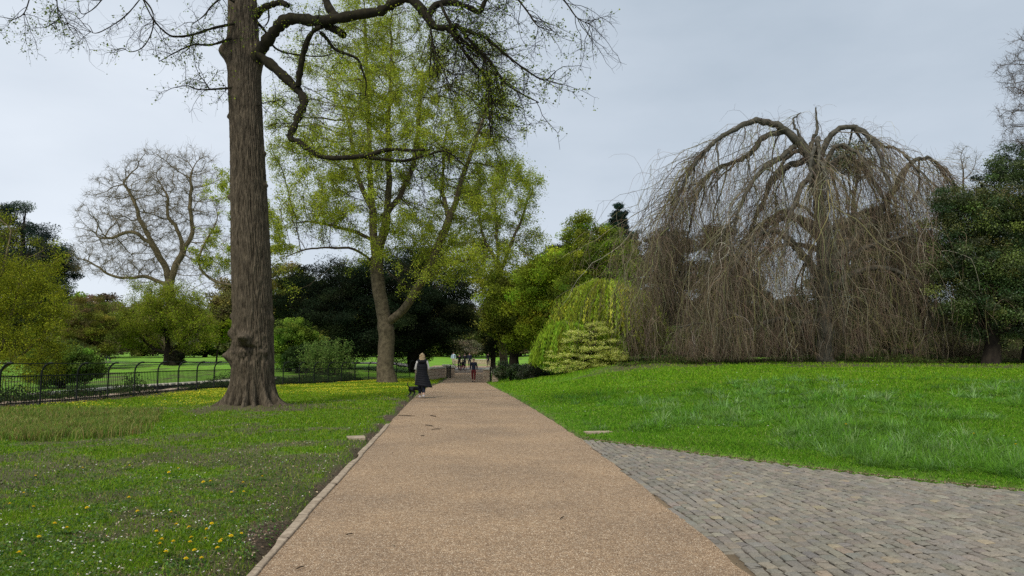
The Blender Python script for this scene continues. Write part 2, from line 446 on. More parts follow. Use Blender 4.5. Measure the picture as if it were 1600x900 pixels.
def build_path():
    y = np.concatenate([np.linspace(-5.5, 30, 240), np.linspace(30.5, 95, 120)])
    w = np.linspace(0, 1, 9)
    a = xl(y) - .02 + (vn(y * 1.1, 1.5, 0, 4) - .5) * .05
    b = xr(y) + .02 + (vn(y * 1.9, 8.5, 0, 4) - .5) * .07 + (vn(y * 7, 8.5, 0, 4) - .5) * .03
    X = a[:, None] * (1 - w) + b[:, None] * w
    Y = np.repeat(y[:, None], 9, 1)
    Z = path_h(Y) + .012 * (1 - (2 * w - 1) ** 2)[None]
    V = np.stack([X, Y, Z], -1).reshape(-1, 3)
    i = (np.arange(len(y) - 1)[:, None] * 9 + np.arange(8)[None]).ravel()
    f = np.stack([i, i + 1, i + 10, i + 9], 1)
    tag(mk('path', V, [f], M['path'], smooth=True), 'wide buff bound gravel path leading to the bridge', 'path', kind='structure')
    # pale concrete edging, left side, in slightly uneven lengths
    mb = MB(); yy = 2.0
    while yy < 17.0:
        ln = .9; y2 = yy + ln - .012
        pts = np.linspace(yy, y2, 5)
        V = []
        o = random.uniform(-.008, .008)
        for q in pts:
            xa = float(xl(q)) + .02 + o; wv = .085 + .02 * float(vn(q * 5, .5, 0, 6)) - .05 * float(sst(.55, .8, vn(q * 1.3, 4.5, 0, 8)))
            zt = float(path_h(q)) + .022
            V += [(xa - wv, q, zt - .06), (xa - wv, q, zt - .004), (xa - wv + .008, q, zt + .002), (xa - .008, q, zt), (xa, q, zt - .006), (xa, q, zt - .06)]
        f = []
        for k in range(4):
            for j in range(5): f.append((k * 6 + j, k * 6 + j + 1, k * 6 + j + 7, k * 6 + j + 6))
        mb.add(V, f); yy += ln
    tag(mb.build('path_edging', M['concrete']), 'pale worn concrete edging strip along the left side of the gravel path', 'edging', kind='structure')
build_path()

def build_setts():
    # bedding sand sheet
    th = math.atan(.08)
    u1 = np.array([-math.sin(th), math.cos(th)]); u2 = np.array([math.cos(th), math.sin(th)])
    xs = np.linspace(0, 1, 60)
    X = 1.15 + xs * 16; V = []; f = []
    for i, x in enumerate(X):
        top = min(yc(x), 14.0) + .03
        for k in range(10):
            yv = -3 + (top + 3) * k / 9
            xx = max(x, float(xr(yv)) - .03)
            V.append((xx, yv, float(path_h(yv)) - .022))
    for i in range(59):
        for k in range(9): f.append((i * 10 + k, (i + 1) * 10 + k, (i + 1) * 10 + k + 1, i * 10 + k + 1))
    V = np.array(V)
    c = np.tile(np.array([.045, .034, .024]), (len(V), 1))
    nearp = (V[:, 0] - xr(V[:, 1]) < .12)[:, None]; c = np.where(nearp, np.array([.20, .145, .085]), c)
    mb = MB().add(V, f); cols = [c]
    P = []; 
    W = .116
    n_row = int(19 / W)
    cen = []; siz = []
    for r in range(n_row):
        a = r * W
        t = -3 + random.uniform(0, .2)
        while t < 16:
            l = random.uniform(.115, .17)
            cen.append((a, t + l / 2)); siz.append((W, l)); t += l
    cen = np.array(cen); siz = np.array(siz)
    w0 = np.array([2.7, 0]) * 1.0
    wx = cen[:, 0] * u2[0] + cen[:, 1] * u1[0] + 1.3
    wy = cen[:, 0] * u2[1] + cen[:, 1] * u1[1]
    bow = .05 * np.sin(wy * .8 + 1) + .16 * (vn(wx * .6, wy * .6, 0, 3) - .5) + .03 * (vn(wx * 2.5, wy * 2.5, 0, 13) - .5)
    wx = wx + bow
    keep = (wx > xr(wy) + .02 + .05 * vn(wx * 4, wy * 4, 0, 44)) & (wy < np.minimum(yc(wx), 14.3) - .03) & (wy > -2.5) & (wx < 16.5)
    wx, wy, siz = wx[keep], wy[keep], siz[keep]
    n = len(wx)
    ang = -th * 0 + rng.normal(size=n) * .05 + th
    hw = siz[:, 0] / 2 - .007 - rng.random(n) * .006; hl = siz[:, 1] / 2 - .010 - rng.random(n) * .007
    z = path_h(wy) + .002 + rng.normal(size=n) * .0022 + .02 * (fbm(wx * .6, wy * .6, 0, 55, 3) - .5)
    Vs = []
    cor = [(-1, -1), (1, -1), (1, 1), (-1, 1)]
    tx = rng.normal(size=n) * .018; ty = rng.normal(size=n) * .018
    for (ins, dz) in ((0, -.03), (0.0, -.012), (.014, 0)):
        for sx, sy in cor:
            jx = rng.normal(size=n) * .005; jy = rng.normal(size=n) * .005
            lx = sx * (hw - ins) + jx; ly = sy * (hl - ins) + jy
            X = wx + lx * np.cos(ang) - ly * np.sin(ang); Y = wy + lx * np.sin(ang) + ly * np.cos(ang)
            Vs.append(np.stack([X, Y, z + dz + lx * tx + ly * ty], 1))
    # slightly domed centre
    Vs.append(np.stack([wx, wy, z + .004], 1))
    Vs = np.stack(Vs, 1)
    fb = []
    for r in (0, 4):
        for k in range(4): fb.append((r + k, r + (k + 1) % 4, r + 4 + (k + 1) % 4, r + 4 + k))
    F4 = (np.arange(n)[:, None, None] * 13 + np.array(fb)[None]).reshape(-1, 4)
    F3 = (np.arange(n)[:, None, None] * 13 + np.array([(8, 9, 12), (9, 10, 12), (10, 11, 12), (11, 8, 12)])[None]).reshape(-1, 3)
    pc = pal(n, [(.225, .205, .175), (.195, .18, .155), (.255, .232, .195), (.21, .198, .178), (.30, .255, .185), (.235, .20, .165)], [.34, .24, .16, .22, .02, .02], .06)
    wear = fbm(wx * .5, wy * .5, 0, 61, 3)[:, None]
    pc = pc * (.85 + .35 * wear) * np.array([.97, .94, .87])
    mb.add(Vs.reshape(-1, 3), F4, F3); cols.append(np.repeat(pc, 13, 0))
    o = mb.build('cobbled_path', M['sett'], col=np.concatenate(cols))
    tag(o, 'grey stone setts of the side path joining from the right', 'paving', kind='structure')
build_setts()

# ------------------------------------------------------------------ grass
def blades(x, y, h, w, lean, col, name, label, seg2=True, mat='grass', cat='grass', zoff=-.005):
    n = len(x); z = hgt(x, y) + zoff
    P = np.stack([x, y, z], 1)
    a = rng.random(n) * 2 * PI; sd = np.stack([np.cos(a), np.sin(a), 0 * a], 1)
    b = rng.random(n) * 2 * PI; ld = np.stack([np.cos(b), np.sin(b), 0 * b], 1)
    h = h[:, None]; w = w[:, None]; lean = lean[:, None]
    up = np.array([0, 0, 1.0])
    if seg2:
        m = P + up * h * .6 + ld * h * lean * .35
        t = P + up * h * (1 - .45 * lean) + ld * h * lean
        V = np.stack([P - sd * w * .5, P + sd * w * .5, m + sd * w * .42, m - sd * w * .42, t], 1).reshape(-1, 3)
        i = np.arange(n) * 5
        F = [np.stack([i, i + 1, i + 2, i + 3], 1), np.stack([i + 3, i + 2, i + 4], 1)]
        k = 5
    else:
        t = P + up * h + ld * h * lean
        V = np.stack([P - sd * w * .5, P + sd * w * .5, t], 1).reshape(-1, 3)
        i = np.arange(n) * 3
        F = [np.stack([i, i + 1, i + 2], 1)]; k = 3
    o = mk(name, V, F, M[mat], col=np.repeat(col, k, 0))
    return tag(o, label, cat, kind='stuff')

def scatter(n, y0, y1, p, xa, xb):
    """depth pdf ~ y^-p between y0,y1; x uniform within xa(y)..xb(y)"""
    u = rng.random(n); q = 1 - p
    y = (y0 ** q + u * (y1 ** q - y0 ** q)) ** (1 / q)
    x = xa(y) + rng.random(n) * (xb(y) - xa(y))
    return x, y

def grass_left():
    x, y = scatter(430000, 4.2, 58, 1.35, lambda y: np.maximum(-.8 * y - 1.5, xf(np.clip(y, 12, 60)) - .1), lambda y: xl(y) - .01)
    m = soilmask(x, y)
    keep = (rng.random(len(x)) > m * 1.02) & (np.hypot(x - TREE[0], y - TREE[1]) > 1.0)
    x, y, m = x[keep], y[keep], m[keep]; n = len(x)
    pn = fbm(x * .5, y * .5, 0, 91, 4)
    w = np.maximum(.0032, .00075 * y) * (.8 + .5 * rng.random(n))
    h = (.022 + .035 * rng.random(n)) * (.6 + 1.1 * pn) * np.interp(y, [4, 20, 60], [1, 1.3, 1.9])
    c = pal(n, [(.15, .28, .012), (.21, .34, .014), (.08, .16, .010), (.31, .41, .04), (.34, .31, .10)], [.33, .27, .2, .13, .07], .18)
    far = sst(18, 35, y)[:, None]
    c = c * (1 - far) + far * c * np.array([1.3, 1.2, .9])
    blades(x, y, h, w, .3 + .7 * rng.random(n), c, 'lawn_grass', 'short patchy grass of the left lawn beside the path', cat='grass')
    # broad weed leaves low in the near turf
    x, y = scatter(42000, 4.3, 16, 1.8, lambda y: -.8 * y - 1.5, lambda y: xl(y) - .06)
    cl = fbm(x * 1.2, y * 1.2, 0, 97, 3); kp = (cl > .47) & (rng.random(len(x)) > soilmask(x, y) * .55); x, y = x[kp], y[kp]; n = len(x)
    Cn = np.stack([x, y, hgt(x, y) + .012 + .02 * rng.random(n)], 1)
    V, f = leaf_quads(Cn, .016 + .024 * rng.random(n), 1.4, .7)
    c = pal(n, [(.09, .17, .03), (.13, .22, .05), (.07, .14, .035), (.17, .24, .08)], None, .22)
    tag(mk('weed_leaves', V, [f], M['leaf'], col=np.repeat(c, 4, 0)), 'low broad weed leaves in the worn turf of the near left lawn', 'weeds', kind='stuff')
    # dead leaf and twig litter
    x, y = scatter(60000, 4.2, 30, 1.7, lambda y: -.8 * y - 1.5, lambda y: xl(y) - .0)
    kp = rng.random(len(x)) < soilmask(x, y) * .9 + .1; x, y = x[kp], y[kp]; n = len(x)
    Cn = np.stack([x, y, hgt(x, y) + .006 + .012 * rng.random(n)], 1)
    V, f = leaf_quads(Cn, (.010 + .022 * rng.random(n) ** 2) * np.interp(y, [5, 30], [1, 2]), 1.6, .5)
    c = pal(n, [(.20, .15, .09), (.10, .07, .045), (.40, .33, .22), (.04, .03, .02)], None, .3)
    V = [V]; F = [f]; Cc = [np.repeat(c, 4, 0)]; nb = 4 * n
    m = 5000; kk = rng.integers(0, n, m)
    P = lines(Cn[kk], rdir(m) * np.array([1, 1, .15]), .03 + .07 * rng.random(m), 2, 0, .2)
    P[..., 2] = np.maximum(P[..., 2], hgt(P[..., 0], P[..., 1]) + .004)
    v2, f2 = line_tubes(P, .0016, .0010, 3)
    V.append(v2); F.append(f2 + nb); Cc.append(np.repeat(pal(m, [(.14, .10, .07), (.24, .19, .13), (.05, .035, .025)]), len(v2) // m, 0))
    tag(mk('leaf_litter', np.concatenate(V), [np.concatenate(F)], M['litter'], col=np.concatenate(Cc)), 'brown dead leaves and twigs lying on the worn soil of the left lawn', 'litter', kind='stuff')
grass_left()

def rough_left():
    # taller yellowing grass in front of the railing
    n = 26000
    a = G0(-60, 693); 
    x, y = scatter(90000, 13.5, 21, 1.2, lambda y: -.8 * y - 2, lambda y: xl(y) * 0 - 4.5)
    u = 800 + x / y * FX; v = 558 + CAMH * FX / y
    lim = np.interp(u, [-200, 0, 120, 250, 262], [705, 694, 690, 668, 650]); top = np.interp(u, [-200, 0, 130, 250], [655, 646, 642, 646])
    kp = (v < lim + 16 * (vn(x * 1.5, y * 1.5, 0, 2) - .6) + 10 * (rng.random(len(x)) - .6)) & (v > top) & (u < 262) & (fbm(x * 1.5, y * 1.5, 0, 12, 3) > .38) & (x > xf(np.clip(y, 12, 60)) + .3)
    x, y = x[kp], y[kp]; n = len(x)
    h = (.12 + .16 * rng.random(n)) * (.6 + .8 * fbm(x * 1.1, y * 1.1, 0, 14, 2)); w = np.full(n, .011)
    c = pal(n, [(.22, .28, .05), (.14, .24, .03), (.38, .34, .12), (.26, .16, .06), (.10, .18, .03)], [.3, .25, .22, .08, .15], .25)
    blades(x, y, h, w, .2 + .5 * rng.random(n), c, 'rough_grass', 'taller yellowing grass at the left in front of the railing')
    # celandines
    x, y = scatter(62000, 16, 56, 1.15, lambda y: np.maximum(-.8 * y - 2, xf(np.clip(y, 12, 60)) + .2), lambda y: xl(y) - .4)
    u = 800 + x / y * FX
    dn = fbm(x * .45, y * .45, 0, 17, 4)
    band = np.where(u < 420, sst(21, 24, y) * 1.0 + .35 * sst(16, 20, y) * (x < -9.5), sst(26, 34, y))
    band = band * np.where((u > 300) & (u < 640), 1, .8)
    kp = (rng.random(len(x)) < band * sst(.40, .64, dn) * .72) & (np.hypot(x - TREE[0], y - TREE[1]) > 2.2)
    x, y = x[kp], y[kp]; n = len(x)
    s = .020 + .0006 * y
    Cn = np.stack([x, y, hgt(x, y) + .05 + .03 * rng.random(n)], 1)
    V, f = leaf_quads(Cn, s * (.7 + .6 * rng.random(n)), 2.2, 1.0)
    c = pal(n, [(.72, .58, .03), (.50, .52, .04), (.30, .40, .03)], [.4, .25, .35], .12)
    tag(mk('celandines', V, [f], M['petal'], col=np.repeat(c, 4, 0)), 'carpet of small yellow celandines in the grass along the railing', 'flowers', kind='stuff')
    # daisies
    x, y = scatter(2000, 4.5, 30, 1.5, lambda y: -.8 * y - 1.5, lambda y: xl(y) - .15)
    kp = fbm(x * .7, y * .7, 0, 71, 3) > .53; x, y = x[kp], y[kp]
    x2, y2 = scatter(900, 10, 32, 1.5, lambda y: xr(y) + .5, lambda y: .8 * y + 1)
    kp = (y2 > yc(x2) + .5) & (fbm(x2 * .5, y2 * .5, 0, 72, 3) > .5); x = np.concatenate([x, x2[kp]]); y = np.concatenate([y, y2[kp]])
    n = len(x); hz = np.where(x > 0, .09, .028)
    c0 = np.stack([x, y, hgt(x, y) + hz + .012 * rng.random(n)], 1)
    nn = rdir(n, 3.0); t = unit(np.cross(nn, rng.normal(size=(n, 3)))); b = np.cross(nn, t)
    rr = (.0085 * np.interp(y, [5, 30], [1, 1.7]) * (.6 + .6 * rng.random(n)))[:, None]
    ring = [c0 + rr * (math.cos(k * PI / 4) * t + math.sin(k * PI / 4) * b) * (1.0 if k % 2 else .8) for k in range(8)]
    ctr = c0 + nn * .001; yr = [c0 + nn * .0035 + rr * .33 * (math.cos(k * PI / 2) * t + math.sin(k * PI / 2) * b) for k in range(4)]
    V = np.stack(ring + [ctr] + yr, 1).reshape(-1, 3); i = np.arange(n)[:, None, None] * 13
    F3 = (i + np.array([(k, (k + 1) % 8, 8) for k in range(8)])[None]).reshape(-1, 3)
    F4 = (i + np.array([(9, 10, 11, 12)])[None]).reshape(-1, 4)
    c = np.tile(np.concatenate([np.tile([.80, .80, .78], (9, 1)), np.tile([.75, .5, .03], (4, 1))]), (n, 1))
    tag(mk('daisies', V, [F4, F3], M['petal'], col=c), 'tiny white daisies scattered through the grass', 'flowers', kind='stuff')
rough_left()

def grass_right():
    xa = lambda y: np.where(y < 14.2, 1.0, xr(y) + .0)
    x, y = scatter(560000, 7.8, 60, 1.45, xa, lambda y: .80 * y + 1.5)
    ok = (dR(x, y) > .03) & (rng.random(len(x)) > soilmask(x, y) * .9)
    x, y = x[ok], y[ok]; n = len(x)
    pn = fbm(x * .55, y * .55, 0, 191, 4); edge = sst(.1, 1.3, dR(x, y))
    w = np.maximum(.0045, .00078 * y) * (.8 + .5 * rng.random(n))
    h = (.05 + .07 * rng.random(n)) * (.35 + 1.3 * pn) * (.35 + .65 * edge) * np.interp(y, [8, 30, 60], [1.15, 1.2, 1.3])
    c = pal(n, [(.125, .29, .016), (.175, .36, .022), (.085, .215, .016), (.24, .41, .035), (.30, .36, .10)], [.32, .27, .17, .18, .06], .16)
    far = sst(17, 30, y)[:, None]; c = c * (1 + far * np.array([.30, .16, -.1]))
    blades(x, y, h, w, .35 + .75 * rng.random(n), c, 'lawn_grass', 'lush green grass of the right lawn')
    # coarse bluish tussocks
    cx, cy = scatter(5200, 8.6, 26, 1.9, lambda y: 1.6 + 0 * y, lambda y: .80 * y + 1)
    pr = fbm(cx * .45, cy * .45, 0, 201, 3) + .12 * sst(1.5, 6, cx)
    kp = (dR(cx, cy) > .55) & (pr > .57); cx, cy = cx[kp], cy[kp]
    m = np.full(len(cx), 34); idx = np.repeat(np.arange(len(cx)), m); n = len(idx)
    r = .10 * np.sqrt(rng.random(n)); a = rng.random(n) * 2 * PI
    x = cx[idx] + r * np.cos(a); y = cy[idx] + r * np.sin(a)
    hh = (.09 + .20 * rng.random(len(cx)) ** 1.5)[idx] * (.6 + .6 * rng.random(n))
    P0 = np.stack([x, y, hgt(x, y) - .01], 1)
    d0 = np.stack([np.cos(a) * .5, np.sin(a) * .5, np.ones(n)], 1) + rng.normal(size=(n, 3)) * .3
    P = lines(P0, d0, hh * 1.35, 3, -.34, .1)
    sd = unit(np.cross(P[:, -1] - P[:, 0], np.array([0, 0, 1.0]) + rng.normal(size=(n, 3)) * .2)) * (np.maximum(.0065, .0008 * y) * .5)[:, None]
    V = np.stack([P[:, 0] - sd, P[:, 0] + sd, P[:, 1] + sd, P[:, 1] - sd, P[:, 2] + sd * .8, P[:, 2] - sd * .8, P[:, 3]], 1).reshape(-1, 3)
    i = np.arange(n) * 7
    F4 = np.concatenate([np.stack([i, i + 1, i + 2, i + 3], 1), np.stack([i + 3, i + 2, i + 4, i + 5], 1)]); F3 = np.stack([i + 5, i + 4, i + 6], 1)
    cc = pal(len(cx), [(.16, .31, .06), (.14, .30, .03), (.26, .40, .14), (.13, .30, .022)], [.35, .25, .2, .2], .15)[idx]
    cc = cc * (1 + rng.normal(size=(n, 1)) * .15)
    tag(mk('grass_tussocks', V, [F4, F3], M['grass'], col=np.repeat(np.clip(cc, .01, 1), 7, 0)), 'coarse blue green grass tussocks standing out of the right lawn', 'grass', kind='stuff')
    # small dead bits where the lawn meets the setts
    x = 1.4 + rng.random(5000) * 9; y = yc(x) + rng.normal(size=5000) * .05 + .02
    n = len(x); Cn = np.stack([x, y, np.maximum(hgt(x, y), path_h(y) + .004) + .006], 1)
    V, f = leaf_quads(Cn, .010 + .025 * rng.random(n), 1.5, .5)
    c = pal(n, [(.26, .19, .12), (.16, .11, .07), (.34, .28, .18)], None, .2)
    tag(mk('leaf_litter', V, [f], M['litter'], col=np.repeat(c, 4, 0)), 'dry leaf bits along the edge between setts and right lawn', 'litter', kind='stuff')
grass_right()

# ------------------------------------------------------------------ dandelions (one thing each)
M['stemg'] = solid('stem_green', (.12, .17, .05), (.08, .12, .04), 30, .6)
def dandelions():
    pix = [(55, 748), (37, 776), (83, 826), (28, 875), (50, 797), (15, 793), (60, 847), (137, 801), (103, 835), (201, 785), (216, 806),
           (265, 744), (279, 736), (319, 760), (330, 759), (379, 760), (266, 810), (274, 829), (297, 833), (243, 838), (251, 852), (250, 861),
           (257, 872), (300, 847), (296, 855), (321, 849), (330, 826), (325, 834), (346, 851), (360, 847), (376, 840), (305, 868), (341, 864),
           (289, 883), (315, 880), (409, 751), (362, 774), (128, 735), (202, 734), (380, 774), (345, 853), (270, 854)]
    proto = None
    places = ['left foreground lawn', 'turf', 'worn soil']
    for i, (u, v) in enumerate(pix):
        g = ground(u, v)
        if proto is None:
            r = thing('dandelion', g, '', 'flower')
            mb = MB(); c = g + np.array([0, 0, .05])
            V = []; f = []
            n = 34
            for ring, (ra, zz) in enumerate(((.021, 0), (.017, .006), (.011, .010), (.005, .012))):
                for k in range(n // (ring + 1)):
                    a = 2 * PI * k / (n // (ring + 1)) + ring; w = .0028
                    ca, sa = math.cos(a), math.sin(a); b = len(V)
                    V += [(c[0] + .002 * ca, c[1] + .002 * sa, c[2] + zz * .5), (c[0] + ra * .7 * ca - w * sa, c[1] + ra * .7 * sa + w * ca, c[2] + zz),
                          (c[0] + ra * ca, c[1] + ra * sa, c[2] + zz + .001), (c[0] + ra * .7 * ca + w * sa, c[1] + ra * .7 * sa - w * ca, c[2] + zz)]
                    f.append((b, b + 1, b + 2, b + 3))
            mk('flower_head', V, [f], M['petal'], r, col=np.tile([.88, .66, .01], (len(V), 1)))
            MB().tube([g + (0, 0, -.01), g + (.004, 0, .025), g + (0, 0, .051)], [.0022, .002, .003], 6).build('stem', M['stemg'], r)
            V = []; f = []
            for k in range(9):
                a = 2 * PI * k / 9 + .3; ca, sa = math.cos(a), math.sin(a); l = .07 + .03 * (k % 3); w = .011; b = len(V)
                for (t, ww, z) in ((0.02, .3, .004), (.35, .8, .018), (.7, 1, .02), (1, .15, .01)):
                    V += [(g[0] + l * t * ca - w * ww * sa, g[1] + l * t * sa + w * ww * ca, g[2] + z), (g[0] + l * t * ca + w * ww * sa, g[1] + l * t * sa - w * ww * ca, g[2] + z)]
                for q in range(3): f.append((b + 2 * q, b + 2 * q + 1, b + 2 * q + 3, b + 2 * q + 2))
            mk('leaf_rosette', V, [f], M['leaf'], r, col=np.tile([.06, .13, .025], (len(V), 1)))
            proto = r
        else:
            r = proto.copy(); C.objects.link(r); r.location = [float(a) for a in g]
            for ch in proto.children:
                c = ch.copy(); C.objects.link(c); c.parent = r
        s = random.uniform(.75, 1.15); r.scale = (s, s, s); r.rotation_euler = (random.uniform(-.3, .1), random.uniform(-.2, .2), random.uniform(0, 6.28))
        r['group'] = 'yellow dandelions in the left lawn'; r['category'] = 'flower'
        r['label'] = 'bright yellow dandelion flower low in the worn turf of the near left lawn'
    for (u, v, l) in ((1322, 674, 'yellow dandelion in the right lawn, well left of the other two'), (1522, 690, 'yellow dandelion in the right lawn, middle one of three'), (1588, 708, 'yellow dandelion in the right lawn nearest the setts at the frame edge')):
        g = ground(u, v)
        r = proto.copy(); C.objects.link(r); r.location = [float(g[0]), float(g[1]), float(g[2]) + .07]; r.scale = (1.3, 1.3, 1.3); r['label'] = l; r['group'] = 'dandelions in the right lawn'
        for ch in proto.children:
            if 'rosette' in ch.name: continue
            c = ch.copy(); C.objects.link(c); c.parent = r
dandelions()

# ------------------------------------------------------------------ tree generators
def ell(spec, Y, dz=.85):
    """pixel ellipses -> world ellipsoids (centre, radii)"""
    out = []
    for s in spec:
        u, v, ru, rv = s[:4]; yy = Y + (s[4] if len(s) > 4 else 0)
        c = at(u, v, yy); k = yy / FX
        out.append((c, np.array([ru * k, max(ru, rv * .7) * k * dz, rv * k])))
    return out
def sample_ell(E, n, power=2.6, noise=0, seed=0, fr=1.0):
    vol = np.array([np.prod(r) ** .8 for c, r in E]); p = vol / vol.sum()
    i = rng.choice(len(E), n * 3, p=p)
    d = rdir(n * 3); rad = rng.random(n * 3) ** (1 / power)
    cc = np.array([c for c, r in E])[i]; rr = np.array([r for c, r in E])[i]
    P = cc + d * rr * rad[:, None]
    if noise:
        s = fr / np.mean(rr)
        q = fbm(P[:, 0] * s * 3, P[:, 1] * s * 3, P[:, 2] * s * 3, seed, 2)
        P = P[q > np.quantile(q, noise)]
    P = P[rng.permutation(len(P))][:n]
    return P

def colonize(A, init, step, infl, kill, trop=(0, 0, .1), jit=.15, maxit=220):
    nodes_ = []; par = []
    for pl in init:      # polylines; first starts the tree, others attach to nearest existing node
        pl = np.asarray(pl, float)
        if nodes_:
            arr = np.array(nodes_); last = int(np.argmin(np.linalg.norm(arr - pl[0], axis=1)))
            seq = [nodes_[last]] + list(pl[1:])
        else:
            nodes_.append(pl[0]); par.append(-1); last = 0; seq = list(pl)
        for a, b in zip(seq[:-1], seq[1:]):
            a = np.asarray(a); b = np.asarray(b); m = max(1, int(round(np.linalg.norm(b - a) / step)))
            for k in range(1, m + 1):
                q = a + (b - a) * k / m
                if k < m: q = q + rng.normal(size=3) * step * jit * .7
                nodes_.append(q); par.append(last); last = len(nodes_) - 1
    Nn = np.array(nodes_); par = list(par)
    A = A.copy(); dist = np.full(len(A), 1e9); near = np.zeros(len(A), int)
    def upd(lo):
        nonlocal dist, near
        new = Nn[lo:]
        for s in range(0, len(new), 400):
            D = np.linalg.norm(A[:, None] - new[None, s:s + 400], axis=2)
            j = D.argmin(1); m = D[np.arange(len(A)), j]; b = m < dist
            dist[b] = m[b]; near[b] = j[b] + lo + s
    upd(0)
    trop = np.array(trop)
    for it in range(maxit):
        if len(A) == 0: break
        act = dist < infl
        if not act.any(): infl *= 1.5; 
        if infl > 100: break
        if not act.any(): continue
        ids = near[act]; dv = unit(A[act] - Nn[ids])
        uq, inv = np.unique(ids, return_inverse=True)
        S = np.zeros((len(uq), 3)); np.add.at(S, inv, dv)
        S = unit(unit(S) + trop + rng.normal(size=S.shape) * jit)
        new = Nn[uq] + S * step
        lo = len(Nn); Nn = np.concatenate([Nn, new]); par += list(uq)
        upd(lo)
        kp = dist > kill; A, dist, near = A[kp], dist[kp], near[kp]
        if len(Nn) > 14000: break
    return Nn, np.array(par)

def skeleton(Nn, par, rtip, e=2.3, rroot=None, minlen=3, tip=None):
    n = len(Nn); acc = np.zeros(n); r = np.zeros(n)
    ch = np.bincount(par[1:], minlength=n)
    acc[ch == 0] = rtip ** e
    for i in range(n - 1, 0, -1):
        if acc[i] == 0: acc[i] = rtip ** e
        acc[par[i]] += acc[i]
    r = acc ** (1 / e)
    if rroot:
        # keep tips, scale thick end
        k = math.log(rroot / rtip) / math.log(max(r[0], rtip * 1.01) / rtip); r = rtip * (r / rtip) ** k
    main = np.full(n, -1); best = np.zeros(n)
    for i in range(1, n):
        p = par[i]
        if acc[i] > best[p]: best[p] = acc[i]; main[p] = i
    chains = []
    starts = [0] + [i for i in range(1, n) if main[par[i]] != i]
    for s in starts:
        c = [] if s == 0 else [par[s]]
        rr = [] if s == 0 else [r[s]]
        i = s
        while i != -1: c.append(i); rr.append(r[i]); i = main[i]
        chains.append((np.array(c), np.array(rr)))
    return r, chains, ch
def chain_tubes(Nn, chains, lo, hi, sides):
    P = []; R = []; L = []
    for c, rr in chains:
        if not (lo <= rr[0] < hi) or len(c) < 2: continue
        p = Nn[c]
        if len(p) > 3:
            q = p.copy(); q[1:-1] = (p[:-2] + 2 * p[1:-1] + p[2:]) / 4; p = q
        P.append(p); R.append(rr); L.append(len(c))
    if not P: return np.zeros((0, 3)), np.zeros((0, 4), int)
    return tubes(np.concatenate(P), np.concatenate(R), L, sides)

def cat_mesh(parts):
    V = []; F = []; n = 0
    for v, f in parts:
        if len(v) == 0: continue
        V.append(v); F.append(f + n); n += len(v)
    return np.concatenate(V), np.concatenate(F)

def branch_tree(name, label, Y, bu, trunk, crown, natt=900, step=.5, kill=.9, rtip=.012, rroot=.4, jit=.15, trop=(0, 0, .1), e=2.3,
                ntw=3, twl=.8, twr=.006, twg=0.0, twj=.25, nleaf=0, lsize=.1, lcol=None, lsp=.12, bark='bark_grey', twig='bark_twig', group=None, cat='tree',
                extra=(), dens=1.0, power=2.4, hole=.15, leafy=1.0, lmat='leaf', leaf_w=None, trunk_depth=None, dz=.85):
    b = base(bu, Y)
    pl = [b - (0, 0, .2)] + [at(u, v, Y + (d[0] if d else 0)) for u, v, *d in trunk]
    ex = [[at(u, v, Y + (d[0] if d else 0)) for u, v, *d in l] for l in extra]
    E = ell(crown, Y, dz)
    A = sample_ell(E, natt, power, hole, random.randint(0, 999))
    A = A[A[:, 2] > b[2] + 1.0]
    Nn, par = colonize(A, [pl] + ex, step, step * 8, kill, trop, jit)
    r, chains, ch = skeleton(Nn, par, rtip, e, rroot)
    # root flare
    fl = np.exp(-np.maximum(Nn[:, 2] - b[2], 0) / .5) * .45
    root = thing(name, b, label, cat, group)
    ch2 = []
    for c, rr in chains: ch2.append((c, rr * (1 + fl[c] * (rr > rroot * .5))))
    chains = ch2
    hi = rroot * .22
    V, f = cat_mesh([chain_tubes(Nn, chains, hi, 99, 12)])
    mk('trunk', V, [f], M[bark], root, smooth=True)
    parts = [chain_tubes(Nn, chains, rtip * 3, hi, 6), chain_tubes(Nn, chains, 0, rtip * 3, 3)]
    thin = np.where(r < rtip * 4)[0]
    n = int(len(thin) * ntw); tipsP = Nn[thin]
    if n:
        i = rng.choice(thin, n); t = rng.random(n)[:, None]
        p0 = Nn[i] * (1 - t) + Nn[np.maximum(par[i], 0)] * t
        d = unit(Nn[i] - Nn[np.maximum(par[i], 0)])
        d0 = d * .8 + rdir(n, .15) * .9
        ln = twl * (.4 + .9 * rng.random(n))
        P = lines(p0, d0, ln, 4, twg, twj)
        parts.append(line_tubes(P, twr, twr * .35, 3))
        tipsP = P[:, 1:].reshape(-1, 3)
    V, f = cat_mesh(parts)
    mk('branches', V, [f], M[twig], root)
    if nleaf:
        i = np.repeat(rng.integers(0, len(tipsP), int(nleaf * 2.0) // 6), 6)
        if leafy < 1:
            q = fbm(tipsP[i, 0] * .42, tipsP[i, 1] * .42, tipsP[i, 2] * .42, 5, 2); i = i[q > np.quantile(q, 1 - leafy)]
        i = i[:nleaf]
        Cn = tipsP[i] + rng.normal(size=(len(i), 3)) * lsp
        V, f = leaf_quads(Cn, lsize * (.6 + .7 * rng.random(len(i))), .5)
        # tone varies from clump to clump
        cl = fbm(Cn[:, 0] * .6, Cn[:, 1] * .6, Cn[:, 2] * .6, 41, 2)[:, None]
        c = pal(len(i), lcol, leaf_w, .16) * (.65 + .7 * cl)
        mk('crown', V, [f], M[lmat], root, col=np.repeat(np.clip(c, .005, .9), 4, 0))
    return root

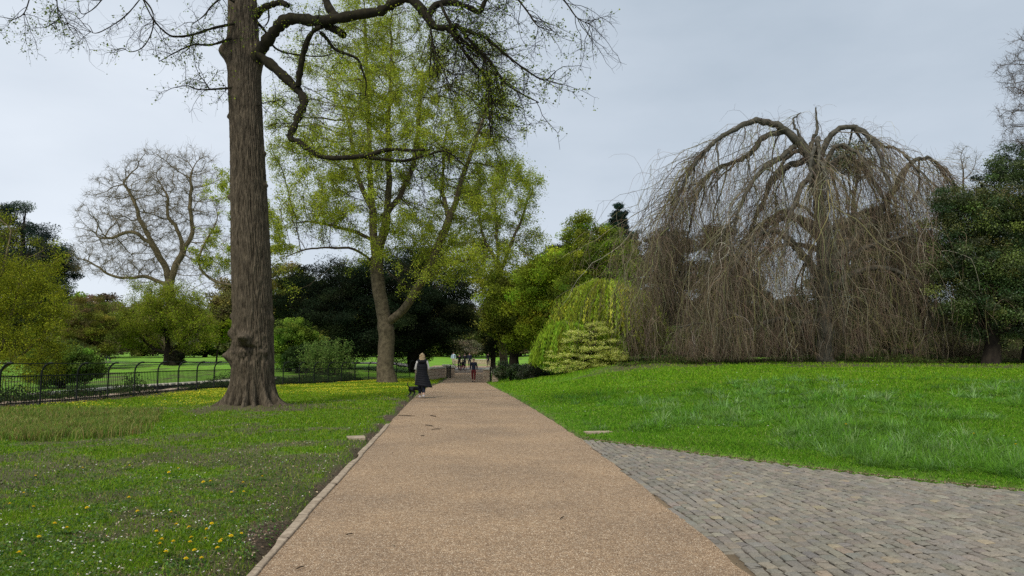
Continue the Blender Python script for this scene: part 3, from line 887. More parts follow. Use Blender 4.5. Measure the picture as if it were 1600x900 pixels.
def dense_tree(name, label, Y, bu, crown, nclump=160, per=160, crad=.6, lsize=.12, lcol=None, trunk_r=.3, bark='bark_dark', group=None, cat='tree',
               flat=.6, power=3.2, hole=.2, lmat='leaf', stems=1, top=None, leaf_w=None, asp=.6, cvar=.5, b=None, branches=60, jshell=0, up=.5, dz=.85, zmin=.0, fr=1.0):
    b = base(bu, Y) if b is None else b
    E = ell(crown, Y, dz)
    Pc = sample_ell(E, nclump, power, hole, random.randint(0, 999), fr)
    Pc = Pc[Pc[:, 2] > hgt(Pc[:, 0], Pc[:, 1]) + zmin]
    root = thing(name, b, label, cat, group)
    topz = top or max(c[2] + r[2] * .35 for c, r in E)
    cx = np.mean([c for c, r in E], 0)
    chains = []
    mb = MB()
    for s in range(stems):
        a = 2 * PI * s / max(stems, 1) + .4; off = (0 if stems == 1 else trunk_r * 2.2)
        p0 = b + np.array([math.cos(a) * off * .5, math.sin(a) * off * .5, -.15])
        pt = np.array([b[0] * .5 + cx[0] * .5 + math.cos(a) * off * 3, b[1] + math.sin(a) * off * 2, topz])
        tt = np.linspace(0, 1, 9)[:, None]
        pts = p0 * (1 - tt) + pt * tt + rng.normal(size=(9, 3)) * trunk_r * .35 * np.array([1, 1, 0]) * (tt > 0)
        mb.tube(pts, trunk_r * np.array([1.35, 1.05, .9, .8, .68, .55, .42, .28, .12]), 10)
        chains.append(pts)
    tr = mb.build('trunk', M[bark], root, smooth=True)
    # limbs to clumps
    m = min(branches, len(Pc))
    if m:
        T = chains[0]; Pe = Pc[:m]
        hz = np.clip((Pe[:, 2] - b[2]) * .62 / max(topz - b[2], .1), .08, .9) * 8
        i0 = hz.astype(int); fr = (hz - i0)[:, None]
        S = np.array(T)[i0] * (1 - fr) + np.array(T)[np.minimum(i0 + 1, 8)] * fr
        t = np.linspace(0, 1, 6)[None, :, None]
        mid = (S + Pe) / 2 + np.array([0, 0, 1.0]) * (np.linalg.norm(Pe - S, axis=1) * .12)[:, None]
        Q = (1 - t) ** 2 * S[:, None] + 2 * t * (1 - t) * mid[:, None] + t ** 2 * Pe[:, None]
        Q[:, 1:-1] += rng.normal(size=Q[:, 1:-1].shape) * crad * .12
        V, f = line_tubes(Q, trunk_r * .28, trunk_r * .05, 5)
        mk('branches', V, [f], M[bark], root, smooth=True)
    if name in ('broadleaf_tree', 'leafy_bush', 'young_tree', 'laurel_shrub', 'woodland_tree', 'olive_shrub', 'evergreen_tree'): lcol = [tuple(a * 1.45 for a in c) for c in lcol]
    if name == 'pine_tree': lcol = [tuple(a * 1.35 for a in c) for c in lcol]
    if name == 'holly_tree': lcol = [(c[0] * 2.0, c[1] * 1.75, c[2] * 1.3) for c in lcol]
    idx = np.repeat(np.arange(len(Pc)), per)
    n = len(idx)
    g = rng.normal(size=(n, 3)); g = unit(g) * (rng.random((n, 1)) ** .45)
    sc = (crad * (.6 + .8 * rng.random(len(Pc))))[idx][:, None]
    P = Pc[idx] + g * sc * np.array([1, 1, flat])
    V, f = leaf_quads(P, lsize * (.6 + .7 * rng.random(n)), up, asp)
    cc = pal(len(Pc), lcol, leaf_w, cvar * .6)[idx] * (1 + rng.normal(size=(n, 1)) * .28)
    o = mk('crown', V, [f], M[lmat], root, col=np.repeat(np.clip(cc, .004, .9), 4, 0))
    return root

# ------------------------------------------------------------------ the big lime tree by the path
LIME = [(.32, .38, .035), (.42, .48, .045), (.50, .54, .06), (.24, .29, .03)]
def big_tree():
    Y = 22.3
    b = np.array([TREE[0], TREE[1], float(hgt(TREE[0], TREE[1])) - .12])
    root = thing('lime_tree', b, 'huge ridged trunk with burls and flared roots beside the path, limbs reaching over it', 'tree')
    zc = [at(u, v, Y) for u, v in ((395, 640), (395, 600), (396, 560), (395, 500), (392, 400), (389, 300), (385, 200), (381, 100), (379, 0), (376, -120), (374, -260))]
    zc = np.array(zc); zs = zc[:, 2]; cxs = zc[:, 0]
    wid = np.array([62, 61, 60, 58, 57, 52, 48.5, 48, 42, 30, 14]) / 2 / ppm(Y)
    nz, nt = 700, 440
    z = b[2] - .15 + (np.linspace(0, 1, nz) ** 1.15) * (zs[-1] - b[2])
    th = np.linspace(0, 2 * PI, nt, endpoint=False)
    Z, T = np.meshgrid(z, th, indexing='ij')
    r0 = np.interp(Z, zs, wid); cx = np.interp(Z, zs, cxs); cy = np.full_like(cx, b[1])
    hz = np.maximum(Z - b[2], 0)
    # root lobes
    lob = np.zeros_like(T); wob = T + .10 * np.sin(Z * 2.1) * np.exp(-hz)
    for a, k, w in ((-2.75, 1.0, .24), (-2.2, .55, .2), (-1.85, .6, .17), (-1.5, .75, .2), (-1.15, .6, .2), (-.65, .95, .26), (-.1, .9, .24), (.6, .8, .25), (1.4, .7, .25), (2.2, .9, .3), (3.1, .6, .2)):
        d = (wob - a + PI) % (2 * PI) - PI
        lob = np.maximum(lob, k * np.exp(-(d / (w * .72)) ** 2))
    fl = np.exp(-hz / .3); r = r0 * (1 - .38 * fl) + lob * (.92 * np.exp(-(hz / .27) ** 1.05) + .04 * np.exp(-hz / .9))
    # big smooth swellings: burls
    def burl(az, hz0, amp, wa, wz):
        d = (T - az + PI) % (2 * PI) - PI
        return amp * np.exp(-(d / wa) ** 2 - ((Z - hz0) / wz) ** 2)
    zv = lambda v: at(395, v, Y)[2]
    r += burl(-1.62, zv(528), .30, .26, .13) - burl(-1.62, zv(543), .20, .30, .06)
    r += burl(-2.75, zv(556), .27, .34, .20) + burl(-3.0, zv(522), .15, .33, .16) + burl(-3.0, zv(495), .08, .3, .1) + burl(-.1, zv(500), .07, .3, .14)
    r += burl(-2.9, zv(82), .26, .38, .30) + burl(3.1, zv(182), .10, .16, .10) + burl(3.12, zv(308), .14, .15, .12) + burl(.05, zv(240), .08, .16, .10) + burl(-.05, zv(290), .09, .14, .1)
    r += burl(-.12, zv(90), .20, .45, .42)
    d = (T + 2.15 + PI) % (2 * PI) - PI      # long hollow under the old branch scar
    r -= .10 * np.exp(-(d / .13) ** 2 - ((Z - zv(95)) / .35) ** 2)
    bz = np.exp(-((Z - zv(545)) / .5) ** 2)
    r += bz * .13 * (fbm(np.cos(T) * 4, np.sin(T) * 4, Z * 4, 7, 3) - .5) * 2 * (np.cos(T + 2.3) > -.2)
    r += .05 * (fbm(np.cos(T) * 1.6, np.sin(T) * 1.6, Z * .35, 3, 3) - .5)
    # fissured bark: long vertical ridges
    tw = T + .05 * Z + .05 * (vn(np.cos(T) * 3, np.sin(T) * 3, Z * 1.5, 5) - .5)
    rid = 1 - np.abs(2 * fbm(np.cos(tw) * 15, np.sin(tw) * 15, Z * 1.9, 11, 3) - 1) * 2
    rid2 = 1 - np.abs(2 * vn(np.cos(tw) * 24, np.sin(tw) * 24, Z * 3.0, 15) - 1)
    r += .050 * (rid - .5) + .020 * (rid2 - .5)
    X = cx + r * np.cos(T); Yy = cy + r * np.sin(T)
    V = np.stack([X, Yy, Z], -1).reshape(-1, 3)
    i = np.arange(nz - 1)[:, None] * nt; k = np.arange(nt)[None]; k2 = (k + 1) % nt
    f = np.stack([i + k, i + k2, i + nt + k2, i + nt + k], -1).reshape(-1, 4)
    mk('trunk', V, [f], M['bark_lime'], root, smooth=True)
    # limbs traced as 3-D curves
    def P(l, y0, dy):
        n = len(l); return np.array([at(u, v, Y + y0 + dy * k / (n - 1)) for k, (u, v) in enumerate(l)])
    def dense(pts, r0, r1, m=5):
        # catmull-rom
        p = np.vstack([2 * pts[0] - pts[1], pts, 2 * pts[-1] - pts[-2]]); out = []
        for i in range(1, len(p) - 2):
            for t in np.arange(m) / m:
                out.append(.5 * ((2 * p[i]) + (-p[i - 1] + p[i + 1]) * t + (2 * p[i - 1] - 5 * p[i] + 4 * p[i + 1] - p[i + 2]) * t * t + (-p[i - 1] + 3 * p[i] - 3 * p[i + 1] + p[i + 2]) * t ** 3))
        out.append(p[-2]); out = np.array(out)
        R = np.linspace(r0, r1, len(out)) * (1 + .12 * rng.normal(size=len(out)))
        return out, R
    k = 1 / ppm(Y)
    L = []
    L.append((P([(400, 92), (412, 72), (425, 54), (443, 34), (462, 29), (496, 33), (527, 29), (564, 22), (595, 17), (618, 3), (640, -4)], -.2, -2.0), 9.5, 6.5))
    L.append((P([(640, -4), (655, 10), (668, 28), (680, 42), (700, 43), (715, 40)], -2.2, -.6), 7.5, 3.6))
    L.append((P([(668, 28), (681, 8), (708, 4), (738, 14), (749, 19), (759, 0), (775, -20)], -2.4, .4), 5, 3))
    L.append((P([(496, 33), (515, 42), (530, 50), (537, 55)], -.8, -.5), 6.5, 5.0))
    L.append((P([(527, 29), (512, 8), (505, -25)], -1, .5), 6.5, 5.5))
    L.append((P([(400, 82), (420, 98), (438, 114), (455, 130), (470, 146), (475, 160), (468, 178), (459, 200), (453, 215), (466, 221), (480, 232), (500, 244), (527, 247), (572, 243), (605, 234), (640, 235), (663, 234)], -.3, -2.5), 7.8, 2.0))
    L.append((P([(560, 244), (600, 249), (632, 251), (665, 243), (690, 236), (705, 240)], -1.9, -1.0), 3, .9))
    L.append((P([(466, 134), (469, 110), (475, 80), (483, 58), (493, 46), (503, 42)], -1.0, -.8), 5, 3.2))
    L.append((P([(500, 50), (512, 62), (525, 78), (557, 91), (566, 110), (572, 128), (571, 150)], -1.4, .6), 3, .8))
    L.append((P([(400, 26), (408, 15), (420, 9), (438, 4), (450, 9)], -.2, -.6), 5.5, 4.5))
    L.append((P([(418, 8), (420, 30), (412, 45)], -.4, .2), 1.6, .7))
    L.append((P([(402, 35), (415, 50), (430, 75), (460, 85), (500, 88), (520, 84)], .2, 1.2), 2.2, .8))
    L.append((P([(700, 43), (712, 60), (725, 80), (745, 105), (763, 125), (768, 160), (770, 195)], -2.8, .2), 3.2, .8))
    L.append((P([(712, 40), (735, 50), (760, 60), (790, 85), (820, 108), (850, 125), (868, 112)], -2.8, -.6), 3, .6))
    L.append((P([(715, 40), (740, 70), (765, 95), (790, 130), (818, 148), (842, 160)], -2.8, -.2), 2.4, .6))
    L.append((P([(688, 5), (700, 30), (720, 60), (755, 90), (762, 130), (764, 170), (766, 215)], -2.4, -.9), 2.6, .7))
    L.append((P([(673, 40), (675, 65), (682, 90), (695, 115), (703, 140)], -2.6, -.5), 1.3, .5))
    L.append((P([(770, -25), (800, -10), (822, 15), (840, 40), (862, 48)], -2.6, -.7), 2, .5))
    L.append((P([(860, -25), (885, 5), (902, 28), (922, 38)], -3, -.6), 1.6, .5))
    # fine left-hand boughs
    L.append((P([(362, 60), (330, 70), (302, 70), (274, 82), (249, 96)], -.5, -1.2), 2.2, .6))
    L.append((P([(366, 37), (333, 44), (302, 54), (280, 57), (263, 54), (240, 31), (221, -6)], -.5, -1.6), 2.2, 1.0))
    L.append((P([(302, 54), (295, 75), (283, 84)], -1, -.2), 1.3, .5))
    L.append((P([(366, 3), (350, -4), (332, 8), (318, 25), (300, 38)], -.6, -1), 1.8, .6))
    L.append((P([(362, 137), (340, 139), (311, 140), (292, 134), (274, 137)], -.4, -.7), 1.8, .5))
    L.append((P([(327, 139), (318, 125), (308, 115)], -.6, -.1), 1.1, .4))
    L.append((P([(221, -6), (238, 18), (238, 47), (224, 73), (205, 81), (194, 76)], -2, -.5), 1.2, .5))
    L.append((P([(221, -4), (199, 22), (175, 40), (149, 52), (134, 42)], -2.1, -.4), 1.0, .4))
    L.append((P([(165, -8), (148, 12), (130, 22), (120, 12)], -2.3, -.3), .9, .4))
    L.append((P([(88, -10), (90, 18), (90, 32), (75, 41)], -2.5, -.2), .9, .4))
    L.append((P([(90, 15), (102, 28), (108, 46)], -2.5, -.2), .7, .3))
    L.append((P([(48, -8), (38, 20), (22, 30), (12, 32)], -2.6, -.2), .9, .4))
    L.append((P([(403, 165), (415, 160), (430, 158), (445, 150)], -.3, .8), 1.0, .4))
    Pp = []; R = []; Ln = []; src = []
    for pts, a, c in L:
        d, rr = dense(pts, a * k, c * k); Pp.append(d); R.append(rr); Ln.append(len(d))
    PP = np.concatenate(Pp); RR = np.concatenate(R)
    # knobbly surface on thick limbs
    for pts_, rr_ in zip(Pp, R):
        V, f = tubes(pts_, rr_, [len(pts_)], 12); mk('limb', V, [f], M['bark_limb'], root, smooth=True)
    # twigs: second order from thin parts, then third order with leaves
    cid = np.repeat(np.arange(len(Ln)), Ln)
    ok = np.where((RR < 5.5 * k) & ~np.isin(cid, [5]))[0]
    wgt = np.where(PP[ok, 0] > at(640, 0, Y)[0], 1.9, .5); wgt = np.where(PP[ok, 0] > at(790, 0, Y)[0], .8, wgt); wgt = wgt / wgt.sum()
    i = rng.choice(ok, 500, p=wgt)
    i = np.concatenate([i, rng.choice(np.where(cid == 5)[0][20:], 25)])
    tan = unit(PP[np.minimum(i + 1, len(PP) - 1)] - PP[i - 1])
    rightish = (PP[i, 0] > at(640, 0, Y)[0])[:, None]
    d0 = tan * .5 + rdir(len(i)) * .8 + np.array([.25, 0, -.25]) * rightish + np.array([0, 0, .1]) * (1 - rightish)
    S2 = lines(PP[i], d0, np.where(rightish[:, 0], 1.5, .95) * (.4 + .9 * rng.random(len(i))), 7, -.05, .22)
    parts = [line_tubes(S2, .011, .004, 4)]
    q = S2[:, 2:].reshape(-1, 3); n = 6200; j = rng.integers(0, len(q), n)
    dd = unit(S2[:, -1] - S2[:, 0]).repeat(6, 0)[j] * .5 + rdir(n) * .8
    S3 = lines(q[j], dd, .18 + .4 * rng.random(n), 4, -.03, .3)
    parts.append(line_tubes(S3, .0042, .0018, 3))
    V, f = cat_mesh(parts)
    mk('twigs', V, [f], M['twig_dark'], root)
    tips = S3[:, 2:].reshape(-1, 3); n = 13000; j = rng.integers(0, len(tips), n)
    uu = 800 + tips[j, 0] / tips[j, 1] * FX
    cl = fbm(tips[j, 0] * .8, tips[j, 1] * .8, tips[j, 2] * .8, 3, 2); j = j[cl > .44]; n = len(j)
    Cn = tips[j] + rng.normal(size=(n, 3)) * .03
    V1, f1 = leaf_quads(Cn, .035 + .045 * rng.random(n), .2, .75)
    # epicormic leaf tufts on the boughs and bark
    m = 1500; on = np.where(np.isin(cid, [0, 5, 9, 3]))[0]; a = rng.choice(on, 90); a = np.repeat(a, m // 90)
    C2 = PP[a] + rng.normal(size=(len(a), 3)) * .11
    V2, f2 = leaf_quads(C2, .03 + .035 * rng.random(len(a)), .2, .75)
    V, f = cat_mesh([(V1, f1), (V2, f2)])
    c = np.concatenate([pal(n, [(.16, .22, .03), (.24, .31, .02), (.10, .14, .03)], None, .2), pal(len(a), LIME, None, .2)])
    mk('leaves', V, [f], M['leaf'], root, col=np.repeat(c, 4, 0))
big_tree()

# ------------------------------------------------------------------ plane tree beyond it
branch_tree('plane_tree', 'tall plane tree with fresh lime green leaves behind the black railing near the bridge', 48, 606,
    [(603, 545), (601, 500), (592, 460), (588, 415), (584, 370), (580, 300), (577, 220), (574, 140, 1), (571, 60, 1), (569, -20, 1)],
    [(590, 110, 150, 150), (720, 210, 95, 150, -2), (500, 260, 80, 130, 1), (775, 215, 55, 85, -1), (745, 120, 70, 70, 1), (650, 415, 60, 50, -3), (450, 200, 45, 90, 0), (640, 300, 150, 110), (700, 405, 70, 55, -2), (480, 340, 70, 60, -2), (590, 230, 130, 150, -4)],
    natt=4700, step=.42, kill=.62, rtip=.014, rroot=.54, jit=.2, trop=(0, 0, .22), e=2.15, ntw=3.0, twl=.8, twr=.0085, nleaf=240000, lsize=.105,
    lcol=LIME, leafy=.72, lsp=.15, bark='bark_grey', twig='bark_twig',
    extra=[[(606, 508), (625, 490, -.5), (645, 462, -1), (667, 425, -1.5), (688, 380, -2), (706, 330, -2), (722, 280, -2.5), (745, 215, -3), (768, 150, -3)],
           [(590, 400), (604, 350, -.5), (608, 290, -1), (606, 220, -1), (610, 140, -1.5), (612, 60, -1.5)],
           [(586, 380), (560, 363, 0), (520, 352, 1), (480, 345, 1.5), (445, 352, 2)],
           [(590, 410), (555, 388, -.5), (515, 386, -1), (470, 392, -2), (430, 410, -2.5)],
           [(598, 430), (560, 405, -1), (520, 415, -2), (490, 440, -2.5), (460, 455, -3)],
           [(604, 340), (628, 300, 0), (648, 250, 0), (655, 180, .5), (662, 100, 1)],
           [(582, 330), (560, 280, .5), (548, 220, 1), (538, 150, 1.5)],
           [(700, 345), (690, 300), (693, 250), (697, 200)], [(660, 440), (700, 415, -2.5), (740, 400, -3)]])

# bare spreading plane on the far left lawn
branch_tree('bare_plane_tree', 'large leafless tree with crooked tan limbs on the far lawn left of the big trunk', 78, 268,
    [(268, 520), (266, 470), (264, 440)],
    [(215, 345, 92, 95), (300, 300, 58, 80), (250, 300, 75, 78), (150, 400, 45, 45), (320, 400, 48, 60), (230, 420, 70, 35)],
    natt=4600, step=.5, kill=.52, rtip=.015, rroot=.55, jit=.36, trop=(0, 0, .05), e=1.95, ntw=5.5, twl=1.0, twr=.010, twj=.35, bark='bark_tan', twig='bark_tan',
    extra=[[(264, 440), (250, 405), (238, 380), (224, 355), (215, 330), (205, 305), (192, 285)],
           [(264, 440), (272, 420), (285, 395), (283, 370), (262, 335), (260, 300)],
           [(285, 395), (298, 370), (300, 340), (296, 305), (300, 270)],
           [(238, 380), (205, 360), (175, 372), (150, 370)], [(266, 450), (230, 432), (190, 435), (160, 425), (130, 405)]])

# lime-leaved tree seen either side of the big trunk
branch_tree('leaning_lime_tree', 'lime green tree with a slanting mossy limb seen just left of the big trunk', 62, 388,
    [(386, 520), (382, 440), (378, 380), (372, 320)],
    [(350, 330, 38, 75), (395, 370, 55, 70), (330, 400, 35, 40), (430, 380, 40, 60)],
    natt=800, step=.5, kill=.8, rtip=.014, rroot=.30, ntw=3, twl=.8, twr=.009, nleaf=26000, lsize=.14, lcol=LIME, leafy=.7, bark='bark_tan', twig='bark_twig',
    extra=[[(382, 450), (360, 445), (335, 440), (312, 422), (310, 400), (322, 375), (340, 345)], [(382, 430), (360, 425), (330, 445), (300, 462)], [(380, 420), (410, 400), (445, 380)]])

branch_tree('plane_tree', 'second lime green plane tree rising beyond the bridge, right of the tall one', 76, 788,
    [(786, 520), (782, 460), (778, 400), (775, 340), (772, 300)],
    [(775, 330, 75, 80), (810, 300, 45, 50), (760, 410, 85, 60), (820, 400, 50, 50)],
    natt=1700, step=.5, kill=.75, rtip=.014, rroot=.42, jit=.2, trop=(.03, 0, .05), ntw=3.5, twl=1.1, twr=.011, nleaf=56000, lsize=.17, lcol=LIME + [(.13, .19, .02)],
    leafy=.62, lsp=.25, bark='bark_grey', twig='bark_tan', extra=[[(780, 430), (800, 380), (820, 330), (835, 290)], [(780, 420), (755, 370), (745, 320)]])

# low spreading tree with dark twisted stems
branch_tree('spreading_tree', 'low wide tree with dark twisted stems and fine yellow green leaves on the left lawn', 74, 268,
    [(266, 560), (258, 548), (250, 535)],
    [(250, 485, 75, 44), (210, 515, 50, 38), (300, 512, 40, 45), (270, 465, 50, 22), (330, 530, 22, 20)],
    natt=700, step=.45, kill=.7, rtip=.016, rroot=.45, jit=.28, trop=(0, 0, .05), ntw=4, twl=.8, twr=.011, nleaf=60000, lsize=.13,
    lcol=[(.27, .34, .025), (.36, .42, .03), (.18, .23, .02), (.26, .25, .06)], bark='twig_dark', twig='bark_twig', lsp=.25,
    extra=[[(262, 556), (240, 545), (222, 532), (205, 515), (190, 508)], [(264, 552), (262, 525), (252, 500), (250, 480), (252, 462)], [(266, 548), (285, 535), (300, 515), (315, 500)], [(250, 535), (225, 520), (200, 528)]])
dense_tree('tree_stump', 'massive dark ivy clad stump at the foot of the low spreading tree', 73.2, 276, [(276, 560, 11, 11)], 60, 120, .35, .12,
    [(.02, .022, .012), (.03, .028, .016)], .55, top=base(276, 73.2)[2] + 1.3, group=None, cat='stump', branches=0)

G_OL = [(.13, .145, .025), (.17, .18, .03), (.09, .105, .02)]
G_DK = [(.016, .028, .014), (.026, .042, .019), (.042, .060, .024)]
G_MID = [(.045, .085, .014), (.07, .12, .018), (.10, .16, .02)]
# left edge
branch_tree('leafy_bush', 'big twiggy yellow green bush filling the left edge behind the railing', 31, -30,
    [(-28, 600), (-25, 540), (-20, 480)],
    [(18, 445, 66, 105), (-40, 420, 80, 120), (66, 510, 40, 85), (10, 570, 85, 50), (50, 420, 28, 50)],
    natt=1700, step=.33, kill=.42, rtip=.007, rroot=.12, jit=.2, trop=(.03, 0, .2), ntw=3.5, twl=.6, twr=.0048, nleaf=100000, lsize=.068, cat='bush',
    lcol=[(.33, .37, .025), (.25, .29, .02), (.42, .44, .03), (.17, .20, .02)], leafy=.75, lsp=.12, bark='bark_tan', twig='bark_twig',
    extra=[[(-26, 600), (5, 540), (25, 470), (40, 400)], [(-24, 600), (30, 560), (70, 520), (88, 470)], [(-26, 600), (-10, 500), (5, 420), (20, 360)]])
dense_tree('pine_tree', 'dark pine with a ragged top at the left edge above the yellow green bush', 84, 30, [(28, 340, 24, 42), (50, 400, 50, 55), (20, 450, 75, 60), (88, 430, 24, 50), (-30, 380, 50, 90)],
    340, 330, 1.3, .26, [(.016, .03, .024), (.024, .044, .03), (.038, .058, .032)], .5, flat=.5, hole=.3, asp=.3)
for (u, v, ru, rv, Y, cols, lab) in (
    (140, 515, 42, 52, 66, [(.14, .155, .025), (.19, .20, .03), (.10, .105, .022), (.16, .12, .05)], 'olive bush with reddish new leaves between the left edge bush and the low spreading tree'),
    (100, 565, 55, 30, 44, [(.09, .14, .025), (.12, .18, .03), (.06, .085, .02)], 'mid green bush just behind the left part of the railing'),
    ):
    dense_tree('leafy_bush', lab, Y, u, [(u, v, ru, rv), (u + 22, v + 12, ru * .7, rv * .7), (u - 24, v + 18, ru * .6, rv * .6)], 260, 200, ru / ppm(Y) * .22, .12, cols, .12, stems=4, cat='bush', hole=.25)
dense_tree('young_tree', 'small round bright lime tree standing against the far lawn just left of the big trunk', 84, 340, [(340, 520, 20, 15), (352, 510, 12, 12)], 70, 130, .5, .16,
    [(.20, .27, .015), (.14, .20, .014), (.25, .31, .02)], .09, hole=.2)
for (u, lab) in ((118, 'slim dark trunked tree at the left beyond the railing, farthest left of the small ones'), (150, 'slim dark trunked tree beyond the railing beside the walker in blue')):
    dense_tree('young_tree', lab, 70, u, [(u, 500, 26, 32)], 70, 110, .6, .14, G_OL + [(.09, .06, .03)], .16, hole=.3)

# dark yews behind the plane tree
dense_tree('yew_tree', 'broad near black yew behind the light green shrub, left of the plane trunk', 66, 540,
    [(520, 500, 88, 70), (470, 465, 48, 48), (590, 480, 70, 85), (545, 440, 65, 40)], 560, 260, 1.2, .17, G_DK, .6, flat=.5, hole=.08, power=2.6, asp=.4)
dense_tree('yew_tree', 'huge dark yew overhanging the left side of the bridge, right of the plane trunk', 70, 655,
    [(660, 470, 80, 88), (700, 495, 48, 58), (630, 520, 55, 55), (650, 410, 50, 35)], 560, 260, 1.25, .17, G_DK, .7, flat=.5, hole=.06, power=2.6, asp=.4)
dense_tree('laurel_shrub', 'bright lime green shrub between the big trunk and the dark yew', 61, 452, [(455, 522, 36, 24), (437, 545, 18, 34), (480, 530, 22, 20)], 130, 200, .55, .13,
    [(.16, .24, .03), (.22, .31, .04), (.10, .16, .025)], .12, stems=3, cat='shrub', hole=.15)
dense_tree('laurel_shrub', 'dark green leafy shrub below the bright lime shrub behind the railing', 59.5, 468, [(470, 560, 28, 20)], 60, 150, .45, .13, [(.02, .04, .012), (.035, .06, .016)], .1, stems=3, cat='shrub', hole=.15)
def upright_shrub():
    Y = 57.5; b = base(512, Y); r = thing('upright_shrub', b, 'pale fresh green shrub of upright leafy shoots behind the railing', 'shrub')
    n = 110; x0 = b + np.stack([rng.normal(size=n) * .9, rng.normal(size=n) * .5, 0 * np.arange(n)], 1)
    P = lines(x0, np.stack([rng.normal(size=n) * .35, rng.normal(size=n) * .3, np.ones(n)], 1), 1.0 + 2.0 * rng.random(n), 8, .03, .08)
    V, f = line_tubes(P, .014, .004, 4); mk('stems', V, [f], M['bark_twig'], r)
    q = P[:, 2:].reshape(-1, 3); j = rng.integers(0, len(q), 9000)
    V, f = leaf_quads(q[j] + rng.normal(size=(9000, 3)) * .12, .14, .6)
    c = pal(9000, [(.17, .26, .06), (.24, .34, .08), (.11, .19, .04)], None, .15)
    mk('crown', V, [f], M['leaf'], r, col=np.repeat(c, 4, 0))
upright_shrub()

# right of the bridge: mixed greens
dense_tree('dark_conifer', 'thin dark conifer with a bare lower trunk just behind the right bridge pier', 72, 771, [(771, 500, 14, 45), (768, 540, 16, 20), (775, 460, 10, 30)], 90, 110, .8, .16, [(.02, .03, .014), (.035, .045, .02)], .26, hole=.3, asp=.3)
dense_tree('broadleaf_tree', 'thick dark trunked tree with olive crown right of the thin conifer', 68, 804, [(800, 490, 45, 45), (840, 470, 40, 60), (780, 450, 40, 40), (810, 530, 30, 22)], 380, 210, 1.0, .17, [(.17, .21, .022), (.22, .27, .025), (.10, .12, .018)], .42, hole=.3)
dense_tree('broadleaf_tree', 'fresh green tree between the lime planes and the willow', 64, 860, [(850, 450, 45, 50), (880, 425, 38, 38), (860, 510, 50, 45)], 400, 220, .9, .16, [(.20, .26, .02), (.26, .32, .025), (.13, .17, .016)], .3, hole=.3)
dense_tree('broadleaf_tree', 'airy mid green tree with a loose pointed top above the willow', 60, 935, [(935, 400, 50, 48), (905, 380, 25, 45), (960, 420, 40, 50), (925, 460, 60, 50), (912, 355, 10, 22)], 520, 200, .8, .15, [(.16, .215, .02), (.22, .28, .025), (.11, .15, .018)], .3, hole=.35)
dense_tree('pine_tree', 'tall dark pine whose top stands above the airy green tree', 92, 968, [(968, 336, 10, 20), (966, 352, 18, 16), (970, 385, 28, 26), (975, 425, 34, 40), (994, 368, 9, 7), (968, 325, 5, 10)], 560, 170, .62, .24, [(.016, .036, .026), (.028, .054, .034)], .4, hole=.3, flat=.45, asp=.3)
dense_tree('pine_tree', 'small dark pine top showing between the planes and the airy green tree', 98, 876, [(876, 400, 24, 20), (860, 425, 20, 22), (884, 430, 24, 40)], 190, 240, 1.1, .26, [(.010, .020, .014), (.016, .028, .016)], .4, hole=.25, flat=.45, asp=.3)
dense_tree('cherry_tree', 'small pale brown blossoming tree on the lawn beyond the bridge', 112, 735, [(735, 545, 18, 12), (722, 540, 12, 10)], 60, 90, .9, .2, [(.20, .17, .10), (.15, .14, .06), (.28, .24, .17)], .2, hole=.3)

# weeping willows
def willow(name, label, Y, bu, domes, n, lcol, leafn, drop, trunk_r=.25):
    b = base(bu, Y); root = thing(name, b, label, 'tree')
    E = ell(domes, Y, .8); c0 = E[0][0]
    top = c0[2] + E[0][1][2] * .6
    t = np.linspace(0, 1, 7)[:, None]; pts = b * (1 - t) + np.array([c0[0], c0[1], top]) * t + rng.normal(size=(7, 3)) * .1; pts[0] = b - (0, 0, .1)
    MB().tube(pts, trunk_r * np.linspace(1.2, .3, 7), 10).build('trunk', M['bark_grey'], root, smooth=True)
    # arching boughs
    A = sample_ell(E, n, 5, .35, 77, 1.6); A = A[A[:, 2] > b[2] + 1.2]; 
    m = 90; ends = A[:m]; s = pts[rng.integers(3, 7, m)]; tt = np.linspace(0, 1, 7)[None, :, None]
    mid = (s + ends) / 2 + np.array([0, 0, .8]); Q = (1 - tt) ** 2 * s[:, None] + 2 * tt * (1 - tt) * mid[:, None] + tt ** 2 * ends[:, None]
    parts = [line_tubes(Q, .05, .012, 5)]
    k = len(A); ln = drop * (.3 + .8 * rng.random(k)); ln = np.minimum(ln, (A[:, 2] - b[2] - .3) * .98)
    out = unit((A - c0) * np.array([1, 1, .0]) + 1e-3)
    S = lines(A, out * .25 + np.array([0, 0, .1]), np.maximum(ln, .4), 9, -.33, .08)
    parts.append(line_tubes(S, .012, .005, 3))
    V, f = cat_mesh(parts); mk('strands', V, [f], M['bark_tan'], root)
    q = S[:, 1:].reshape(-1, 3); j = rng.integers(0, len(q), leafn)
    nn = rng.normal(size=(leafn, 3)) * .05; Cn = q[j] + nn; Cn[:, 2] += (rng.random(leafn) - .5) * .4
    # narrow hanging leaves
    a = rng.random(leafn) * 2 * PI; w = np.stack([np.cos(a), np.sin(a), 0 * a], 1) * .028; dn = np.stack([rng.normal(size=leafn) * .03, rng.normal(size=leafn) * .03, -np.full(leafn, .10)], 1)
    V = np.stack([Cn - dn, Cn + w, Cn + dn, Cn - w], 1).reshape(-1, 3)
    cc = pal(len(S), lcol, None, .28)[j // 9]
    mk('crown', V, [np.arange(4 * leafn).reshape(-1, 4)], M['leaf'], root, col=np.repeat(cc, 4, 0))
willow('weeping_willow', 'bright yellow green weeping willow with a rounded curtain left of the bare weeping beech', 46.5, 945, [(948, 466, 34, 27), (922, 470, 17, 22), (978, 474, 15, 20)], 1500, [(.42, .52, .045), (.34, .43, .035), (.52, .61, .07), (.25, .31, .03)], 110000, 3.6)
